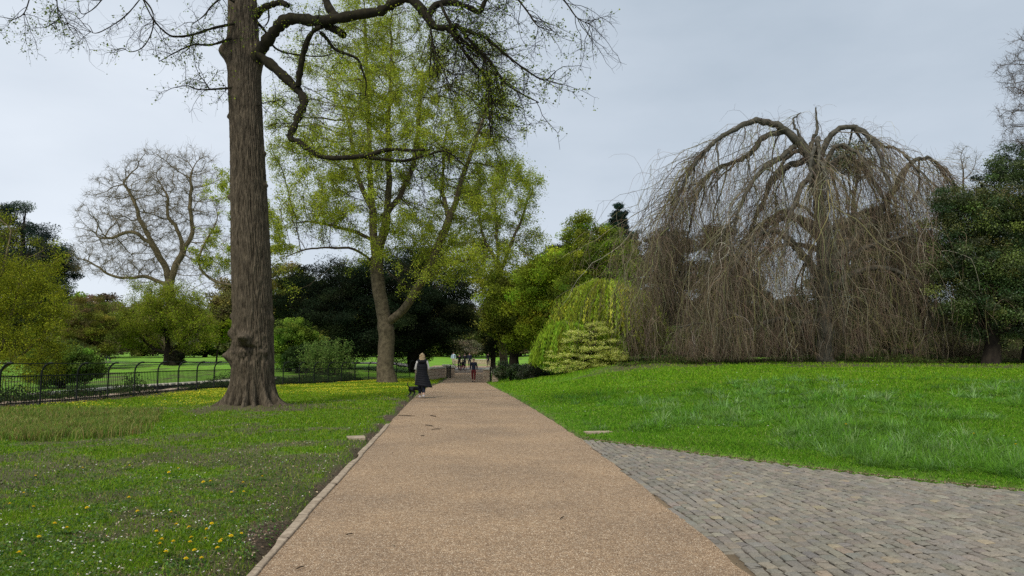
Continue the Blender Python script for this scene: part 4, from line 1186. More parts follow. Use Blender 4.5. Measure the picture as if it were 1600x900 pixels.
willow('weeping_willow', 'lower bright green willow mound sweeping to the ground behind the pale tiered dogwood', 44.5, 885, [(888, 528, 28, 24), (925, 524, 24, 18), (862, 552, 18, 18)], 1000, [(.28, .42, .03), (.35, .49, .04), (.21, .31, .025)], 80000, 2.6, .14)

def dogwood():
    Y = 42.5; b = base(915, Y); r = thing('tiered_dogwood', b, 'pale cream and green dogwood in flat tiers at the edge of the right lawn', 'shrub')
    top = at(925, 505, Y)
    MB().tube([b - (0, 0, .1), b * .5 + top * .5 + (.05, 0, 0), top], [.07, .05, .015], 8).build('trunk', M['bark_dark'], r, smooth=True)
    tiers = [(930, 508, 12), (940, 516, 18), (915, 522, 32), (900, 532, 24), (935, 536, 30), (918, 546, 44), (945, 552, 30), (880, 556, 25), (925, 560, 48), (958, 558, 26), (895, 568, 42), (935, 570, 34), (885, 577, 32)]
    P = []; S = []
    for (u, v, ru) in tiers:
        c = at(u, v, Y); R = ru / ppm(Y); m = int(14 * R * R) + 14
        a = rng.random(m) * 2 * PI; rr = R * np.sqrt(rng.random(m))
        q = c + np.stack([rr * np.cos(a), rr * np.sin(a) * .85, .07 * (rr / max(R, .1)) - .02 + rng.normal(size=m) * .09 + .06 * np.sin(rr * np.cos(a) * 3 + u)], 1)
        P.append(q); S.append((c, q))
    lin = []
    for c, q in S:
        s = np.array([b[0] * .5 + top[0] * .5, b[1], c[2] - .15])
        for e in q[:14]: lin.append([s, (s + e) / 2 + (0, 0, -.02), e])
    V, f = line_tubes(np.array(lin), .02, .006, 4); mk('branches', V, [f], M['bark_dark'], r)
    P = np.concatenate(P); idx = np.repeat(np.arange(len(P)), 38); n = len(idx)
    Cn = P[idx] + rng.normal(size=(n, 3)) * np.array([.13, .13, .05])
    V, f = leaf_quads(Cn, .06 + .04 * rng.random(n), 1.6, .65)
    c = pal(n, [(.72, .73, .20), (.60, .65, .14), (.80, .80, .34), (.32, .44, .05)], [.35, .3, .15, .2], .12)
    mk('crown', V, [f], M['leaf'], r, col=np.repeat(c, 4, 0))
dogwood()
for (u, Y, ru, top_, lab, cols) in ((800, 47.5, 24, 568, 'dark glossy low shrub right behind the right hand bridge block', [(.022, .042, .014), (.04, .07, .02), (.06, .06, .03)]),
                               (838, 46, 24, 574, 'brownish green low shrub in front of the willow mound', [(.03, .045, .018), (.05, .05, .025), (.025, .035, .014)])):
    v = (top_ + 590) / 2
    dense_tree('low_shrub', lab, Y, u, [(u - 10, v, ru * .8, 13), (u + 12, v + 3, ru * .7, 11)], 90, 110, .32, .085, cols, .06, stems=5, cat='shrub', lmat='gloss_leaf', hole=.1, branches=30, zmin=-.2)

# ------------------------------------------------------------------ weeping beech
def weeping_beech():
    Y = 42.0; b = base(1290, Y); root = thing('weeping_beech', b, 'large bare weeping beech trailing brown branches to the ground on the right lawn', 'tree')
    def P(l, y0, dy): n = len(l); return np.array([at(u, v, Y + y0 + dy * k / (n - 1)) for k, (u, v) in enumerate(l)])
    k = 1 / ppm(Y)
    L = [(P([(1292, 578), (1290, 540), (1288, 480), (1287, 420), (1284, 350), (1278, 290), (1264, 245), (1240, 214), (1212, 196), (1186, 188)], 0, -.6), 13.5, 4.5),
         (P([(1186, 188), (1160, 196), (1130, 212), (1105, 232), (1085, 258), (1066, 295), (1048, 340), (1032, 392)], -.6, -2.2), 4.6, 1.3),
         (P([(1225, 204), (1195, 214), (1172, 240), (1150, 252), (1122, 262), (1100, 285), (1085, 320), (1075, 370)], -.4, .9), 5, 1.3),
         (P([(1245, 225), (1222, 245), (1195, 262), (1175, 285), (1158, 320), (1148, 360), (1140, 400)], -.2, -2.6), 5, 1.3),
         (P([(1262, 250), (1225, 262), (1203, 285), (1192, 320), (1175, 352), (1168, 385)], 0, 1.8), 6, 1.6),
         (P([(1270, 270), (1248, 300), (1232, 350), (1226, 400)], -.4, -2.8), 5, 1.5),
         (P([(1276, 280), (1288, 230), (1305, 205), (1332, 199), (1358, 212), (1380, 228), (1405, 235), (1430, 262)], 0, -.8), 5.5, 1.2),
         (P([(1332, 199), (1352, 208), (1370, 228), (1378, 255), (1392, 300)], -.3, -1.6), 5, 1.4),
         (P([(1270, 262), (1268, 225), (1276, 200), (1274, 168)], 0, .4), 5, 1.0),
         (P([(1268, 235), (1246, 208), (1240, 188), (1250, 176)], 0, .8), 3, .9),
         (P([(1288, 420), (1335, 375), (1375, 330), (1398, 295), (1415, 262), (1440, 247), (1465, 256), (1480, 285)], 0, 1.0), 8, 1.1),
         (P([(1288, 440), (1260, 405), (1228, 370), (1205, 361), (1180, 372), (1160, 395), (1140, 430)], 0, -3.0), 7, 1.5),
         (P([(1289, 500), (1255, 505), (1220, 498), (1180, 512), (1140, 520), (1095, 505), (1060, 512)], 0, -2.6), 5, 1.0),
         (P([(1288, 460), (1330, 430), (1372, 418), (1410, 428), (1440, 450), (1455, 500)], 0, -1.6), 6, 1.2),
         (P([(1288, 400), (1320, 360), (1350, 330), (1372, 335), (1385, 380)], 0, 2.2), 6, 1.4),
         (P([(1286, 380), (1255, 350), (1225, 330), (1200, 350), (1180, 400)], 0, 3.2), 6, 1.4),
         (P([(1290, 430), (1345, 392), (1400, 372), (1430, 370), (1448, 395)], 0, -2.4), 5, 1.1),
         (P([(1286, 520), (1240, 470), (1195, 480), (1150, 470), (1100, 440), (1062, 432), (1030, 460)], 0, 2.0), 5, 1.0)]
    for i in range(16):   # limbs toward and away from the camera side
        a = random.uniform(0, 2 * PI); h = random.uniform(.45, .97); R = random.uniform(3, 6.5) * (1.25 - .5 * h)
        p0 = b + np.array([0, 0, h * 12.5]); z = 13.5 * h + random.uniform(.2, 1.0)
        pts = [p0, p0 + np.array([math.cos(a) * R * .35, math.sin(a) * R * .35, (z - h * 12.5) * .9]), p0 + np.array([math.cos(a) * R * .75, math.sin(a) * R * .75, .3]), p0 + np.array([math.cos(a) * R, math.sin(a) * R, -1.8])]
        L.append((np.array(pts), random.uniform(3, 6), 1.3))
    Pp = []; R = []; Ln = []
    for pts, a, c in L:
        p = np.vstack([2 * pts[0] - pts[1], pts, 2 * pts[-1] - pts[-2]]); out = []
        for i in range(1, len(p) - 2):
            for t in np.arange(6) / 6:
                out.append(.5 * ((2 * p[i]) + (-p[i - 1] + p[i + 1]) * t + (2 * p[i - 1] - 5 * p[i] + 4 * p[i + 1] - p[i + 2]) * t * t + (-p[i - 1] + 3 * p[i] - 3 * p[i + 1] + p[i + 2]) * t ** 3))
        out.append(p[-2]); out = np.array(out); out[1:] += rng.normal(size=(len(out) - 1, 3)) * .035
        Pp.append(out); R.append(np.linspace(a * k, c * k, len(out)) * (1 + .08 * rng.normal(size=len(out)))); Ln.append(len(out))
    PP = np.concatenate(Pp); RR = np.concatenate(R)
    V, f = tubes(PP, RR, Ln, 10); mk('trunk', V, [f], M['beech_limb'], root, smooth=True)
    cid = np.repeat(np.arange(len(Ln)), Ln)
    ctr = b + np.array([0, 0, 0])
    ok = np.where(((cid > 0) | (PP[:, 2] > b[2] + 9)))[0]
    # drooping second-order branches
    n = 860; wq = np.hypot(PP[ok, 0] - b[0], PP[ok, 1] - b[1]) ** .9 + .25; i = rng.choice(ok, n, p=wq / wq.sum())
    p0 = PP[i]; out = unit((p0 - ctr) * np.array([1, 1, 0]) + rng.normal(size=(n, 3)) * np.array([1.2, 1.2, 0]))
    fin = p0[:, 2] - b[2] - .4
    # the left side fans outwards as it falls
    left = sst(2, 6, b[0] - p0[:, 0])[:, None]
    ln = np.minimum(2.5 + 8.5 * rng.random(n), fin * 1.08); ln = np.maximum(ln, .8)
    S = lines(p0, out * .42 + np.array([-.35, 0, -.05]) * left + np.array([0, 0, -.22]), ln, 14, -.24, .27)
    S[..., 2] = np.maximum(S[..., 2], b[2] + .25 + .5 * rng.random(n)[:, None])
    rad = .011 + .024 * rng.random(n) ** 3
    V1, f1 = line_tubes(S, rad, .006, 5)
    c1 = pal(n, [(.20, .17, .115), (.34, .31, .24), (.11, .085, .06), (.20, .19, .08)], [.42, .12, .28, .18], .2)
    # fine sprays straight off the boughs, hiding their outline
    i7 = rng.choice(ok, 2600); K = lines(PP[i7], rdir(2600, .35), .5 + 1.1 * rng.random(2600), 6, -.22, .28)
    Vk, fk = line_tubes(K, .0075, .003, 3)
    mk('sprays', Vk, [fk], M['beech_twig'], root, col=np.repeat(pal(2600, [(.17, .125, .09), (.21, .165, .115), (.11, .08, .06)], None, .2), len(Vk) // 2600, 0))
    # heavier crooked boughs falling from the left arch and across the right side
    i9 = rng.choice(np.where(np.isin(cid, [1, 2, 3, 4, 5, 6, 10, 11, 15, 13, 14]))[0], 70)
    B = lines(PP[i9], np.array([-.5, 0, -.0]) * np.sign(b[0] - PP[i9, :1] + .01) + rng.normal(size=(70, 3)) * np.array([.2, .5, .1]) - np.array([0, 0, .75]), np.minimum(2.5 + 4.5 * rng.random(70), PP[i9, 2] - b[2] - .6), 12, -.16, .2)
    Vb, fb2 = line_tubes(B, .035 + .035 * rng.random(70), .010, 7)
    mk('boughs', Vb, [fb2], M['beech_limb'], root, smooth=True)
    # hanging twigs
    S = np.concatenate([S, lines(B[rng.integers(0, 70, 260), rng.integers(3, 12, 260)], rdir(260, -.5), 1.5 + 2 * rng.random(260), 14, -.22, .26)]); n = len(S)
    S[..., 2] = np.maximum(S[..., 2], b[2] + .2)
    V1, f1 = line_tubes(S, np.concatenate([rad, np.full(260, .014)]), .005, 5); c1 = np.concatenate([c1, c1[:260]])
    q = S[:, 1:]; n2 = 10000; a = rng.integers(0, n, n2); s = rng.integers(0, 14, n2); p1 = q[a, s]
    f2_ = p1[:, 2] - b[2] - .15
    l2 = np.minimum(1.0 + 3.4 * rng.random(n2), np.maximum(f2_, .3))
    T = lines(p1, rdir(n2) * .65 + unit(S[a, -1] - S[a, 0]) * .3 + np.array([-.2, 0, 0]) * (p1[:, :1] < b[0]), l2, 8, -.36, .17)
    V2, f2 = line_tubes(T, .0085, .0035, 3)
    c2 = pal(n2, [(.20, .145, .10), (.25, .20, .13), (.13, .095, .07), (.34, .30, .21), (.22, .21, .085)], [.3, .28, .2, .1, .12], .2)
    # finest twigs
    n3 = 15000; a = rng.integers(0, n2, n3); s = rng.integers(1, 8, n3); p2 = T[a, s]
    U = lines(p2, rdir(n3) * .6 + np.array([0, 0, -.4]), np.minimum(.4 + .8 * rng.random(n3), np.maximum(p2[:, 2] - b[2] - .05, .1)), 4, -.2, .2)
    V3, f3 = line_tubes(U, .005, .003, 3)
    c3 = pal(n3, [(.20, .145, .10), (.25, .20, .13), (.14, .10, .075)], None, .2)
    V, f = cat_mesh([(V1, f1), (V2, f2), (V3, f3)])
    col = np.concatenate([np.repeat(c1, len(V1) // n, 0), np.repeat(c2, len(V2) // n2, 0), np.repeat(c3, len(V3) // n3, 0)])
    mk('trailing_branches', V, [f], M['beech_twig'], root, col=col)
weeping_beech()
def beech_floor():
    # ivy and leaf litter flora on the ground below the beech and the evergreens
    n = 30000; x = 6 + rng.random(n) * 32; y = 39 + rng.random(n) * 16
    q = fbm(x * .45, y * .45, 0, 401, 3); kp = (q > .44) & (x < .78 * y); x, y, q = x[kp], y[kp], q[kp]; n = len(x); idx = np.repeat(np.arange(n), 5); m = len(idx)
    Cn = np.stack([x[idx] + rng.normal(size=m) * .1, y[idx] + rng.normal(size=m) * .1, hgt(x, y)[idx] + rng.random(m) * (.08 + 1.6 * (q[idx] - .44))], 1)
    V, f = leaf_quads(Cn, .06 + .06 * rng.random(m), .8, .7)
    c = pal(n, [(.06, .11, .02), (.04, .07, .018), (.11, .16, .03), (.13, .10, .05)], None, .2)[idx]
    tag(mk('undergrowth', V, [f], M['leaf'], col=np.repeat(c, 4, 0)), 'patchy ivy and leaf litter plants on the ground under the weeping beech', 'undergrowth', kind='stuff')
beech_floor()

# behind and beside the beech
dense_tree('pine_tree', 'dark flat topped pine seen through the left side of the weeping beech', 78, 1045, [(1045, 385, 38, 24), (1020, 420, 25, 30), (1060, 430, 38, 35), (1040, 480, 45, 40)], 300, 260, 1.15, .24, [(.02, .026, .016), (.032, .038, .02), (.05, .045, .028)], .4, hole=.35, flat=.4, asp=.3)
dense_tree('pine_tree', 'dark pine seen through the middle of the weeping beech', 82, 1130, [(1120, 375, 24, 34), (1130, 440, 45, 45), (1160, 470, 40, 45)], 300, 260, 1.15, .24, [(.018, .024, .014), (.03, .036, .018)], .4, hole=.35, flat=.4, asp=.3)
dense_tree('evergreen_tree', 'dark evergreen close behind the right half of the weeping beech', 56, 1340, [(1340, 400, 48, 75), (1370, 360, 40, 40), (1325, 250, 32, 38), (1400, 440, 55, 50), (1300, 470, 60, 50)], 520, 220, .8, .13, [(.03, .05, .018), (.055, .075, .025), (.08, .095, .03)], .35, hole=.4, lmat='gloss_leaf')
dense_tree('evergreen_tree', 'dark evergreen standing right of the beech trunk beside the ash coloured shrub', 62, 1420, [(1425, 440, 40, 55), (1395, 480, 35, 40), (1440, 390, 25, 40)], 300, 220, .8, .14, [(.02, .032, .012), (.036, .05, .018)], .3, hole=.3)
dense_tree('olive_shrub', 'olive brown shrub under the right side of the weeping beech', 60, 1385, [(1385, 515, 45, 28), (1345, 520, 35, 25), (1420, 520, 25, 25)], 220, 150, .6, .12, [(.15, .15, .05), (.19, .185, .06), (.10, .095, .04)], .1, stems=4, cat='shrub', hole=.35)
dense_tree('olive_shrub', 'dull green shrub behind the lower left of the weeping beech', 56, 1090, [(1090, 530, 60, 30), (1040, 540, 35, 24), (1160, 535, 45, 26)], 300, 150, .65, .12, [(.09, .12, .03), (.13, .15, .04), (.08, .075, .035)], .1, stems=4, cat='shrub', hole=.3)
dense_tree('olive_shrub', 'dark shrub directly behind the weeping beech trunk', 54, 1230, [(1230, 520, 60, 40), (1290, 525, 50, 36)], 300, 160, .65, .12, [(.035, .045, .016), (.05, .055, .022), (.07, .06, .03)], .1, stems=4, cat='shrub', hole=.25)
def bare_shrub(u, Y, v, ru, rv, lab, n=60, mat='beech_limb', leaf=0):
    b = base(u, Y); r = thing('bare_shrub', b, lab, 'shrub')
    k = Y / FX
    S = lines(np.repeat(b[None], n, 0) + rng.normal(size=(n, 3)) * np.array([.3, .3, 0]), np.stack([rng.normal(size=n) * 1.2, rng.normal(size=n) * .8, np.ones(n) * 1.0], 1), (ru * k) * (.7 + .6 * rng.random(n)), 9, -.03, .28)
    S[..., 2] = np.maximum(S[..., 2], b[2] + .1)
    q = S[:, 2:].reshape(-1, 3); m = n * 16; j = rng.integers(0, len(q), m)
    T = lines(q[j], rdir(m, .2), .3 + .7 * rng.random(m), 5, 0, .3)
    V, f = cat_mesh([line_tubes(S, .03, .008, 5), line_tubes(T, .009, .004, 3)])
    mk('stems', V, [f], M[mat], r)
    if leaf:
        t = T[:, 2:].reshape(-1, 3); j = rng.integers(0, len(t), leaf); V, f = leaf_quads(t[j] + rng.normal(size=(leaf, 3)) * .05, .07)
        mk('leaves', V, [f], M['leaf'], r, col=np.repeat(pal(leaf, [(.14, .15, .05), (.2, .2, .08)]), 4, 0))
bare_shrub(1500, 44, 540, 60, 30, 'tangled pale bare shrub between the leaning stem and the dark holly', 90, 'bark_tan', 3000)
bare_shrub(1588, 46, 545, 34, 25, 'small twiggy shrub right of the holly trunk', 40, 'bark_tan', 1500)
bare_shrub(1405, 64, 550, 30, 20, 'small twiggy shrub on the lawn behind the beech, left of the leaning stem', 40, 'bark_twig', 900)
def leaning():
    Y = 43; b = base(1453, Y); r = thing('leaning_tree', b, 'slender dark leaning tree stem at the right edge of the beech branches', 'tree')
    pts = [b - (0, 0, .1), at(1449, 545, Y), at(1444, 515, Y), at(1437, 485, Y), at(1433, 450, Y + .3), at(1428, 410, Y + .5)]
    MB().tube(pts, [.12, .10, .09, .075, .05, .02], 8).build('trunk', M['bark_dark'], r, smooth=True)
    P0 = np.array(pts[2:]); i = rng.integers(0, 4, 26)
    S = lines(P0[i], rdir(26, .4), .8 + 1.2 * rng.random(26), 6, -.05, .25); q = S[:, 2:].reshape(-1, 3); j = rng.integers(0, len(q), 260)
    T = lines(q[j], rdir(260), .3 + .5 * rng.random(260), 4, -.1, .25)
    V, f = cat_mesh([line_tubes(S, .02, .007, 4), line_tubes(T, .007, .003, 3)]); mk('branches', V, [f], M['bark_twig'], r)
leaning()

# right edge
dense_tree('holly_tree', 'tall dark glossy evergreen at the right edge with a stout black trunk', 38.5, 1543,
    [(1545, 400, 80, 100), (1500, 345, 48, 60), (1590, 320, 75, 95), (1500, 440, 52, 70), (1570, 480, 80, 62), (1640, 420, 70, 130)], 1000, 260, .62, .10,
    [(.018, .036, .016), (.03, .052, .02), (.045, .072, .026), (.07, .095, .03)], .36, hole=.15, power=2.5, lmat='gloss_leaf')
dense_tree('holly_tree', 'second dark evergreen with a narrow trunk at the extreme right edge', 40, 1597, [(1640, 470, 60, 60), (1660, 380, 70, 80)], 300, 220, .62, .10, [(.018, .032, .014), (.03, .048, .018)], .2, hole=.2, lmat='gloss_leaf', b=base(1597, 40))
branch_tree('bare_tree', 'tall reddish brown budding tree rising behind the dark evergreen at the right edge', 56, 1650,
    [(1650, 480), (1648, 380), (1645, 280), (1640, 180), (1638, 90)], [(1635, 140, 78, 110), (1650, 240, 90, 70), (1600, 220, 45, 40)],
    natt=1800, step=.5, kill=.6, rtip=.012, rroot=.42, jit=.2, trop=(-.05, 0, .1), ntw=7, twl=1.0, twr=.010, nleaf=9000, lsize=.07, lcol=[(.20, .09, .055), (.22, .13, .07), (.13, .08, .045)], lsp=.1, bark='bark_dark', twig='bark_twig')
branch_tree('bare_tree', 'small far leafless tree showing over the gap between beech and evergreen', 92, 1506,
    [(1506, 420), (1506, 320), (1505, 270)], [(1505, 250, 28, 30)], natt=200, step=.6, kill=.7, rtip=.016, rroot=.11, ntw=4, twl=1.2, twr=.012, bark='bark_twig', twig='bark_tan')

dense_tree('broadleaf_tree', 'hazy olive crowned tree far behind the bright lime shrub, right of the big trunk', 108, 445, [(445, 455, 52, 45), (480, 470, 45, 35), (400, 480, 40, 35)], 260, 220, 1.1, .28, G_OL + [(.19, .17, .06)], .4, hole=.3)
dense_tree('broadleaf_tree', 'brown olive tree on the far lawn between the low spreading tree and the big trunk', 100, 372, [(368, 500, 40, 45), (350, 470, 30, 30)], 200, 200, 1.1, .26, [(.15, .14, .05), (.19, .18, .05), (.11, .10, .045)], .35, hole=.3)
def hedge():
    p = None
    for i, u in enumerate(range(1010, 1640, 52)):
        Y = 84 + (i * 7) % 13; b = base(u, Y)
        if p is None:
            p = r = dense_tree('low_shrub', 'low olive and brown bush in the undergrowth seen beneath the beech and the dark evergreens', Y, u, [(u, 545, 34, 15), (u + 18, 550, 22, 12), (u - 20, 550, 20, 12)], 130, 130, .8, .2, [(.10, .115, .03), (.14, .13, .05), (.06, .075, .025), (.17, .15, .07)], .1, stems=4, cat='shrub', hole=.1, group='bushes under the trees behind the beech')
        else:
            r = p.copy(); C.objects.link(r)
            for ch in p.children: c = ch.copy(); C.objects.link(c); c.parent = r
        r.location = [float(a) for a in b]; s = random.uniform(.8, 1.25); r.scale = (s * 1.1, s, s * random.uniform(.8, 1.2)); r.rotation_euler = (0, 0, random.choice([0, PI]) + random.uniform(-.3, .3))
hedge()

# ------------------------------------------------------------------ woodland closing the view
def belt():
    kinds = [('olive', [(.13, .145, .035), (.165, .175, .04), (.09, .10, .028)], 'olive budding tree in the woodland belt beyond the far lawns', .16),
             ('dark', [(.018, .028, .014), (.03, .042, .018), (.045, .055, .02)], 'dark evergreen in the woodland belt beyond the far lawns', .16),
             ('brown', [(.15, .12, .075), (.18, .15, .09), (.11, .10, .05)], 'brownish budding tree in the woodland belt beyond the far lawns', .12),
             ('green', [(.11, .17, .025), (.15, .21, .03), (.08, .12, .022)], 'fresh green tree in the woodland belt beyond the far lawns', .16)]
    protos = []
    for i, (nm, cols, lab, ls) in enumerate(kinds):
        Y = 140; u = 300 + i * 60
        r = dense_tree('woodland_tree', lab, Y, u, [(u, 495, 36, 38), (u - 20, 515, 26, 30), (u + 22, 512, 26, 32), (u, 535, 34, 18)], 170, 200, 1.5, .42, cols, .35, hole=.15, group='trees of the far woodland belt', asp=.7)
        protos.append(r)
    spots = []
    for u in range(-60, 1700, 46):
        spots.append((u + random.randint(-14, 14), random.uniform(125, 165)))
    for u in range(-60, 1700, 90):
        spots.append((u + random.randint(-20, 20), random.uniform(185, 220)))
    first = {0: 1, 1: 1, 2: 1, 3: 1}
    for (u, Y) in spots:
        if 690 < u < 765 and Y < 150: Y = 158
        k = random.choice([0, 0, 1, 2, 3, 3, 2]) if u < 1000 else random.choice([0, 1, 1, 2, 2])
        p = protos[k]
        if first[k]: r = p; first[k] = 0
        else:
            r = p.copy(); C.objects.link(r)
            for ch in p.children:
                c = ch.copy(); C.objects.link(c); c.parent = r
        b = base(u, Y); r.location = [float(a) for a in b]
        s = random.uniform(.8, 1.15) * (1.25 if Y > 180 else 1); r.scale = (s * random.uniform(.9, 1.3), s, s * (random.uniform(.75, 1.0) if 380 < u < 900 or u < 0 else random.uniform(.7, .95))); r.rotation_euler = (0, 0, random.uniform(0, 6.28))
belt()
# undergrowth on the bank behind the railing
def bank():
    n = 34000
    y = 17 + rng.random(n) * 36; dd = .25 + rng.random(n) * 8; x = xf(np.clip(y, 12, 60)) - dd
    q = fbm(x * .5, y * .5, 0, 301, 3); kp = q > .36; x, y, q = x[kp], y[kp], q[kp]; n = len(x)
    idx = np.repeat(np.arange(n), 7); m = len(idx)
    hgt_ = (.10 + .9 * np.clip(q - .42, 0, 1) * 2.2)[idx]
    Cn = np.stack([x[idx] + rng.normal(size=m) * .12, y[idx] + rng.normal(size=m) * .12, hgt(x, y)[idx] + rng.random(m) * hgt_], 1)
    V, f = leaf_quads(Cn, .05 + .05 * rng.random(m), .8, .7)
    c = pal(n, [(.035, .07, .016), (.06, .11, .02), (.025, .045, .014), (.09, .13, .03), (.10, .08, .04)], [.3, .25, .25, .12, .08], .2)[idx]
    tag(mk('undergrowth', V, [f], M['leaf'], col=np.repeat(c, 4, 0)), 'ivy and bramble undergrowth on the bank behind the railing', 'undergrowth', kind='stuff')
bank()
# ------------------------------------------------------------------ railing
def railing():
    pts = Fl[(Fl[:, 1] > 10)]
    # arclength resample
    xs, ys = Fl[:, 0], Fl[:, 1]
    seg = np.hypot(np.diff(xs), np.diff(ys)); s = np.concatenate([[0], np.cumsum(seg)])
    s0 = 0; step = 1.75; S = np.arange(s0, s[-1] - .4, step)
    px = np.interp(S, s, xs); py = np.interp(S, s, ys)
    # soften the corners
    for _ in range(3): px[1:-1] = (px[:-2] + 2 * px[1:-1] + px[2:]) / 4; py[1:-1] = (py[:-2] + 2 * py[1:-1] + py[2:]) / 4
    pz = hgt(px, py)
    for _ in range(2): pz[1:-1] = (pz[:-2] + 2 * pz[1:-1] + pz[2:]) / 4
    r = thing('railing', (px[8], py[8], pz[8]), 'long black iron railing with bow topped posts along the edge of the left lawn', 'railing')
    n = len(px); prev = None
    for i in range(n):
        a, b = max(i - 1, 0), min(i + 1, n - 1)
        d = np.array([px[b] - px[a], py[b] - py[a], 0]); d /= np.linalg.norm(d); nrm = np.array([d[1], -d[0], 0])  # towards the path
        p = np.array([px[i], py[i], pz[i]])
        c = [p + (0, 0, -.1), p + (0, 0, .5), p + (0, 0, 1.0)]
        for t in np.linspace(.15, 1, 7): c.append(p + nrm * (.30 * (1 - math.cos(t * PI / 2)) * 1.0) + np.array([0, 0, 1.0 + .36 * math.sin(t * PI / 2)]))
        c.append(c[-1] + nrm * .06 + (0, 0, -.004))
        MB().tube(c, .034, 6).build('post', M['iron'], r, smooth=True)
        cur = (p, nrm, c[-1])
        if prev is not None:
            (p1, n1, t1), (p2, n2, t2) = prev, cur
            mb = MB()
            L = np.linalg.norm(p2 - p1); m = int(L / .112)
            up = np.array([0, 0, 1.0])
            mb.tube([p1 + up * .95, p2 + up * .95], .021, 6); mb.tube([p1 + up * .12, p2 + up * .12], .018, 6)
            for k in range(1, m):
                q = p1 + (p2 - p1) * k / m
                mb.tube([q + up * .06, q + up * .985], .0105, 4)
            mb.build('bar_panel', M['iron'], r)
            MB().tube([t1, (t1 + t2) / 2 - up * .012, t2], .014, 5).build('top_rail', M['iron'], r)
        prev = cur
railing()

def ledge():
    # pale stone coping just behind the railing
    y = np.linspace(20, 34, 40); x = xf(y) - .55; z = hgt(xf(y), y)
    b = np.array([x[20], y[20], z[20]])
    V = []; f = []
    for i in range(40):
        w = .42 + .08 * vn(y[i] * 2, 0, 0, 1); j = .04 * (vn(y[i] * 1.3, 5, 0, 1) - .5)
        V += [(x[i] + w / 2, y[i], z[i] - .9), (x[i] + w / 2, y[i], z[i] + .10 + j), (x[i] + w / 2 - .03, y[i], z[i] + .13 + j), (x[i] - w / 2 + .03, y[i], z[i] + .14 + j), (x[i] - w / 2, y[i], z[i] + .10 + j), (x[i] - w / 2, y[i], z[i] - .9)]
    for i in range(39):
        for k in range(5): f.append((i * 6 + k, i * 6 + k + 1, i * 6 + k + 7, i * 6 + k + 6))
    o = MB().add(V, f).build('retaining_ledge', M['stone'], loc=b)
    tag(o, 'low pale sandstone ledge running just behind the left railing', 'wall')
    # far bank wall
    y = np.linspace(31, 50, 40); x = xf(y) - 5.5 + .03 * (y - 31); 
    V = []; f = []
    for i in range(40):
        z0 = float(hgt(x[i] - .8, y[i])); zt = -.05 + .008 * (y[i] - 31)
        V += [(x[i] + .25, y[i], -1.7), (x[i] + .25, y[i], zt), (x[i] - .25, y[i], zt + .02), (x[i] - .25, y[i], -1.7)]
    for i in range(39):
        for k in range(3): f.append((i * 4 + k, i * 4 + k + 1, i * 4 + k + 5, i * 4 + k + 4))
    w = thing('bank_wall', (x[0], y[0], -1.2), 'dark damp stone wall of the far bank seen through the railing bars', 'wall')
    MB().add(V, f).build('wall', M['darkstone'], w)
    mb = MB()
    for i in range(39):
        a = np.array([x[i], y[i], 0]); zt = -.05 + .008 * (y[i] - 31) + .05
        mb.box((x[i] / 2 + x[i + 1] / 2, y[i] / 2 + y[i + 1] / 2, zt + .02), (.6, (y[1] - y[0]) - .02, .1), 0, .15)
    mb.build('coping', M['coping'], w)
ledge()

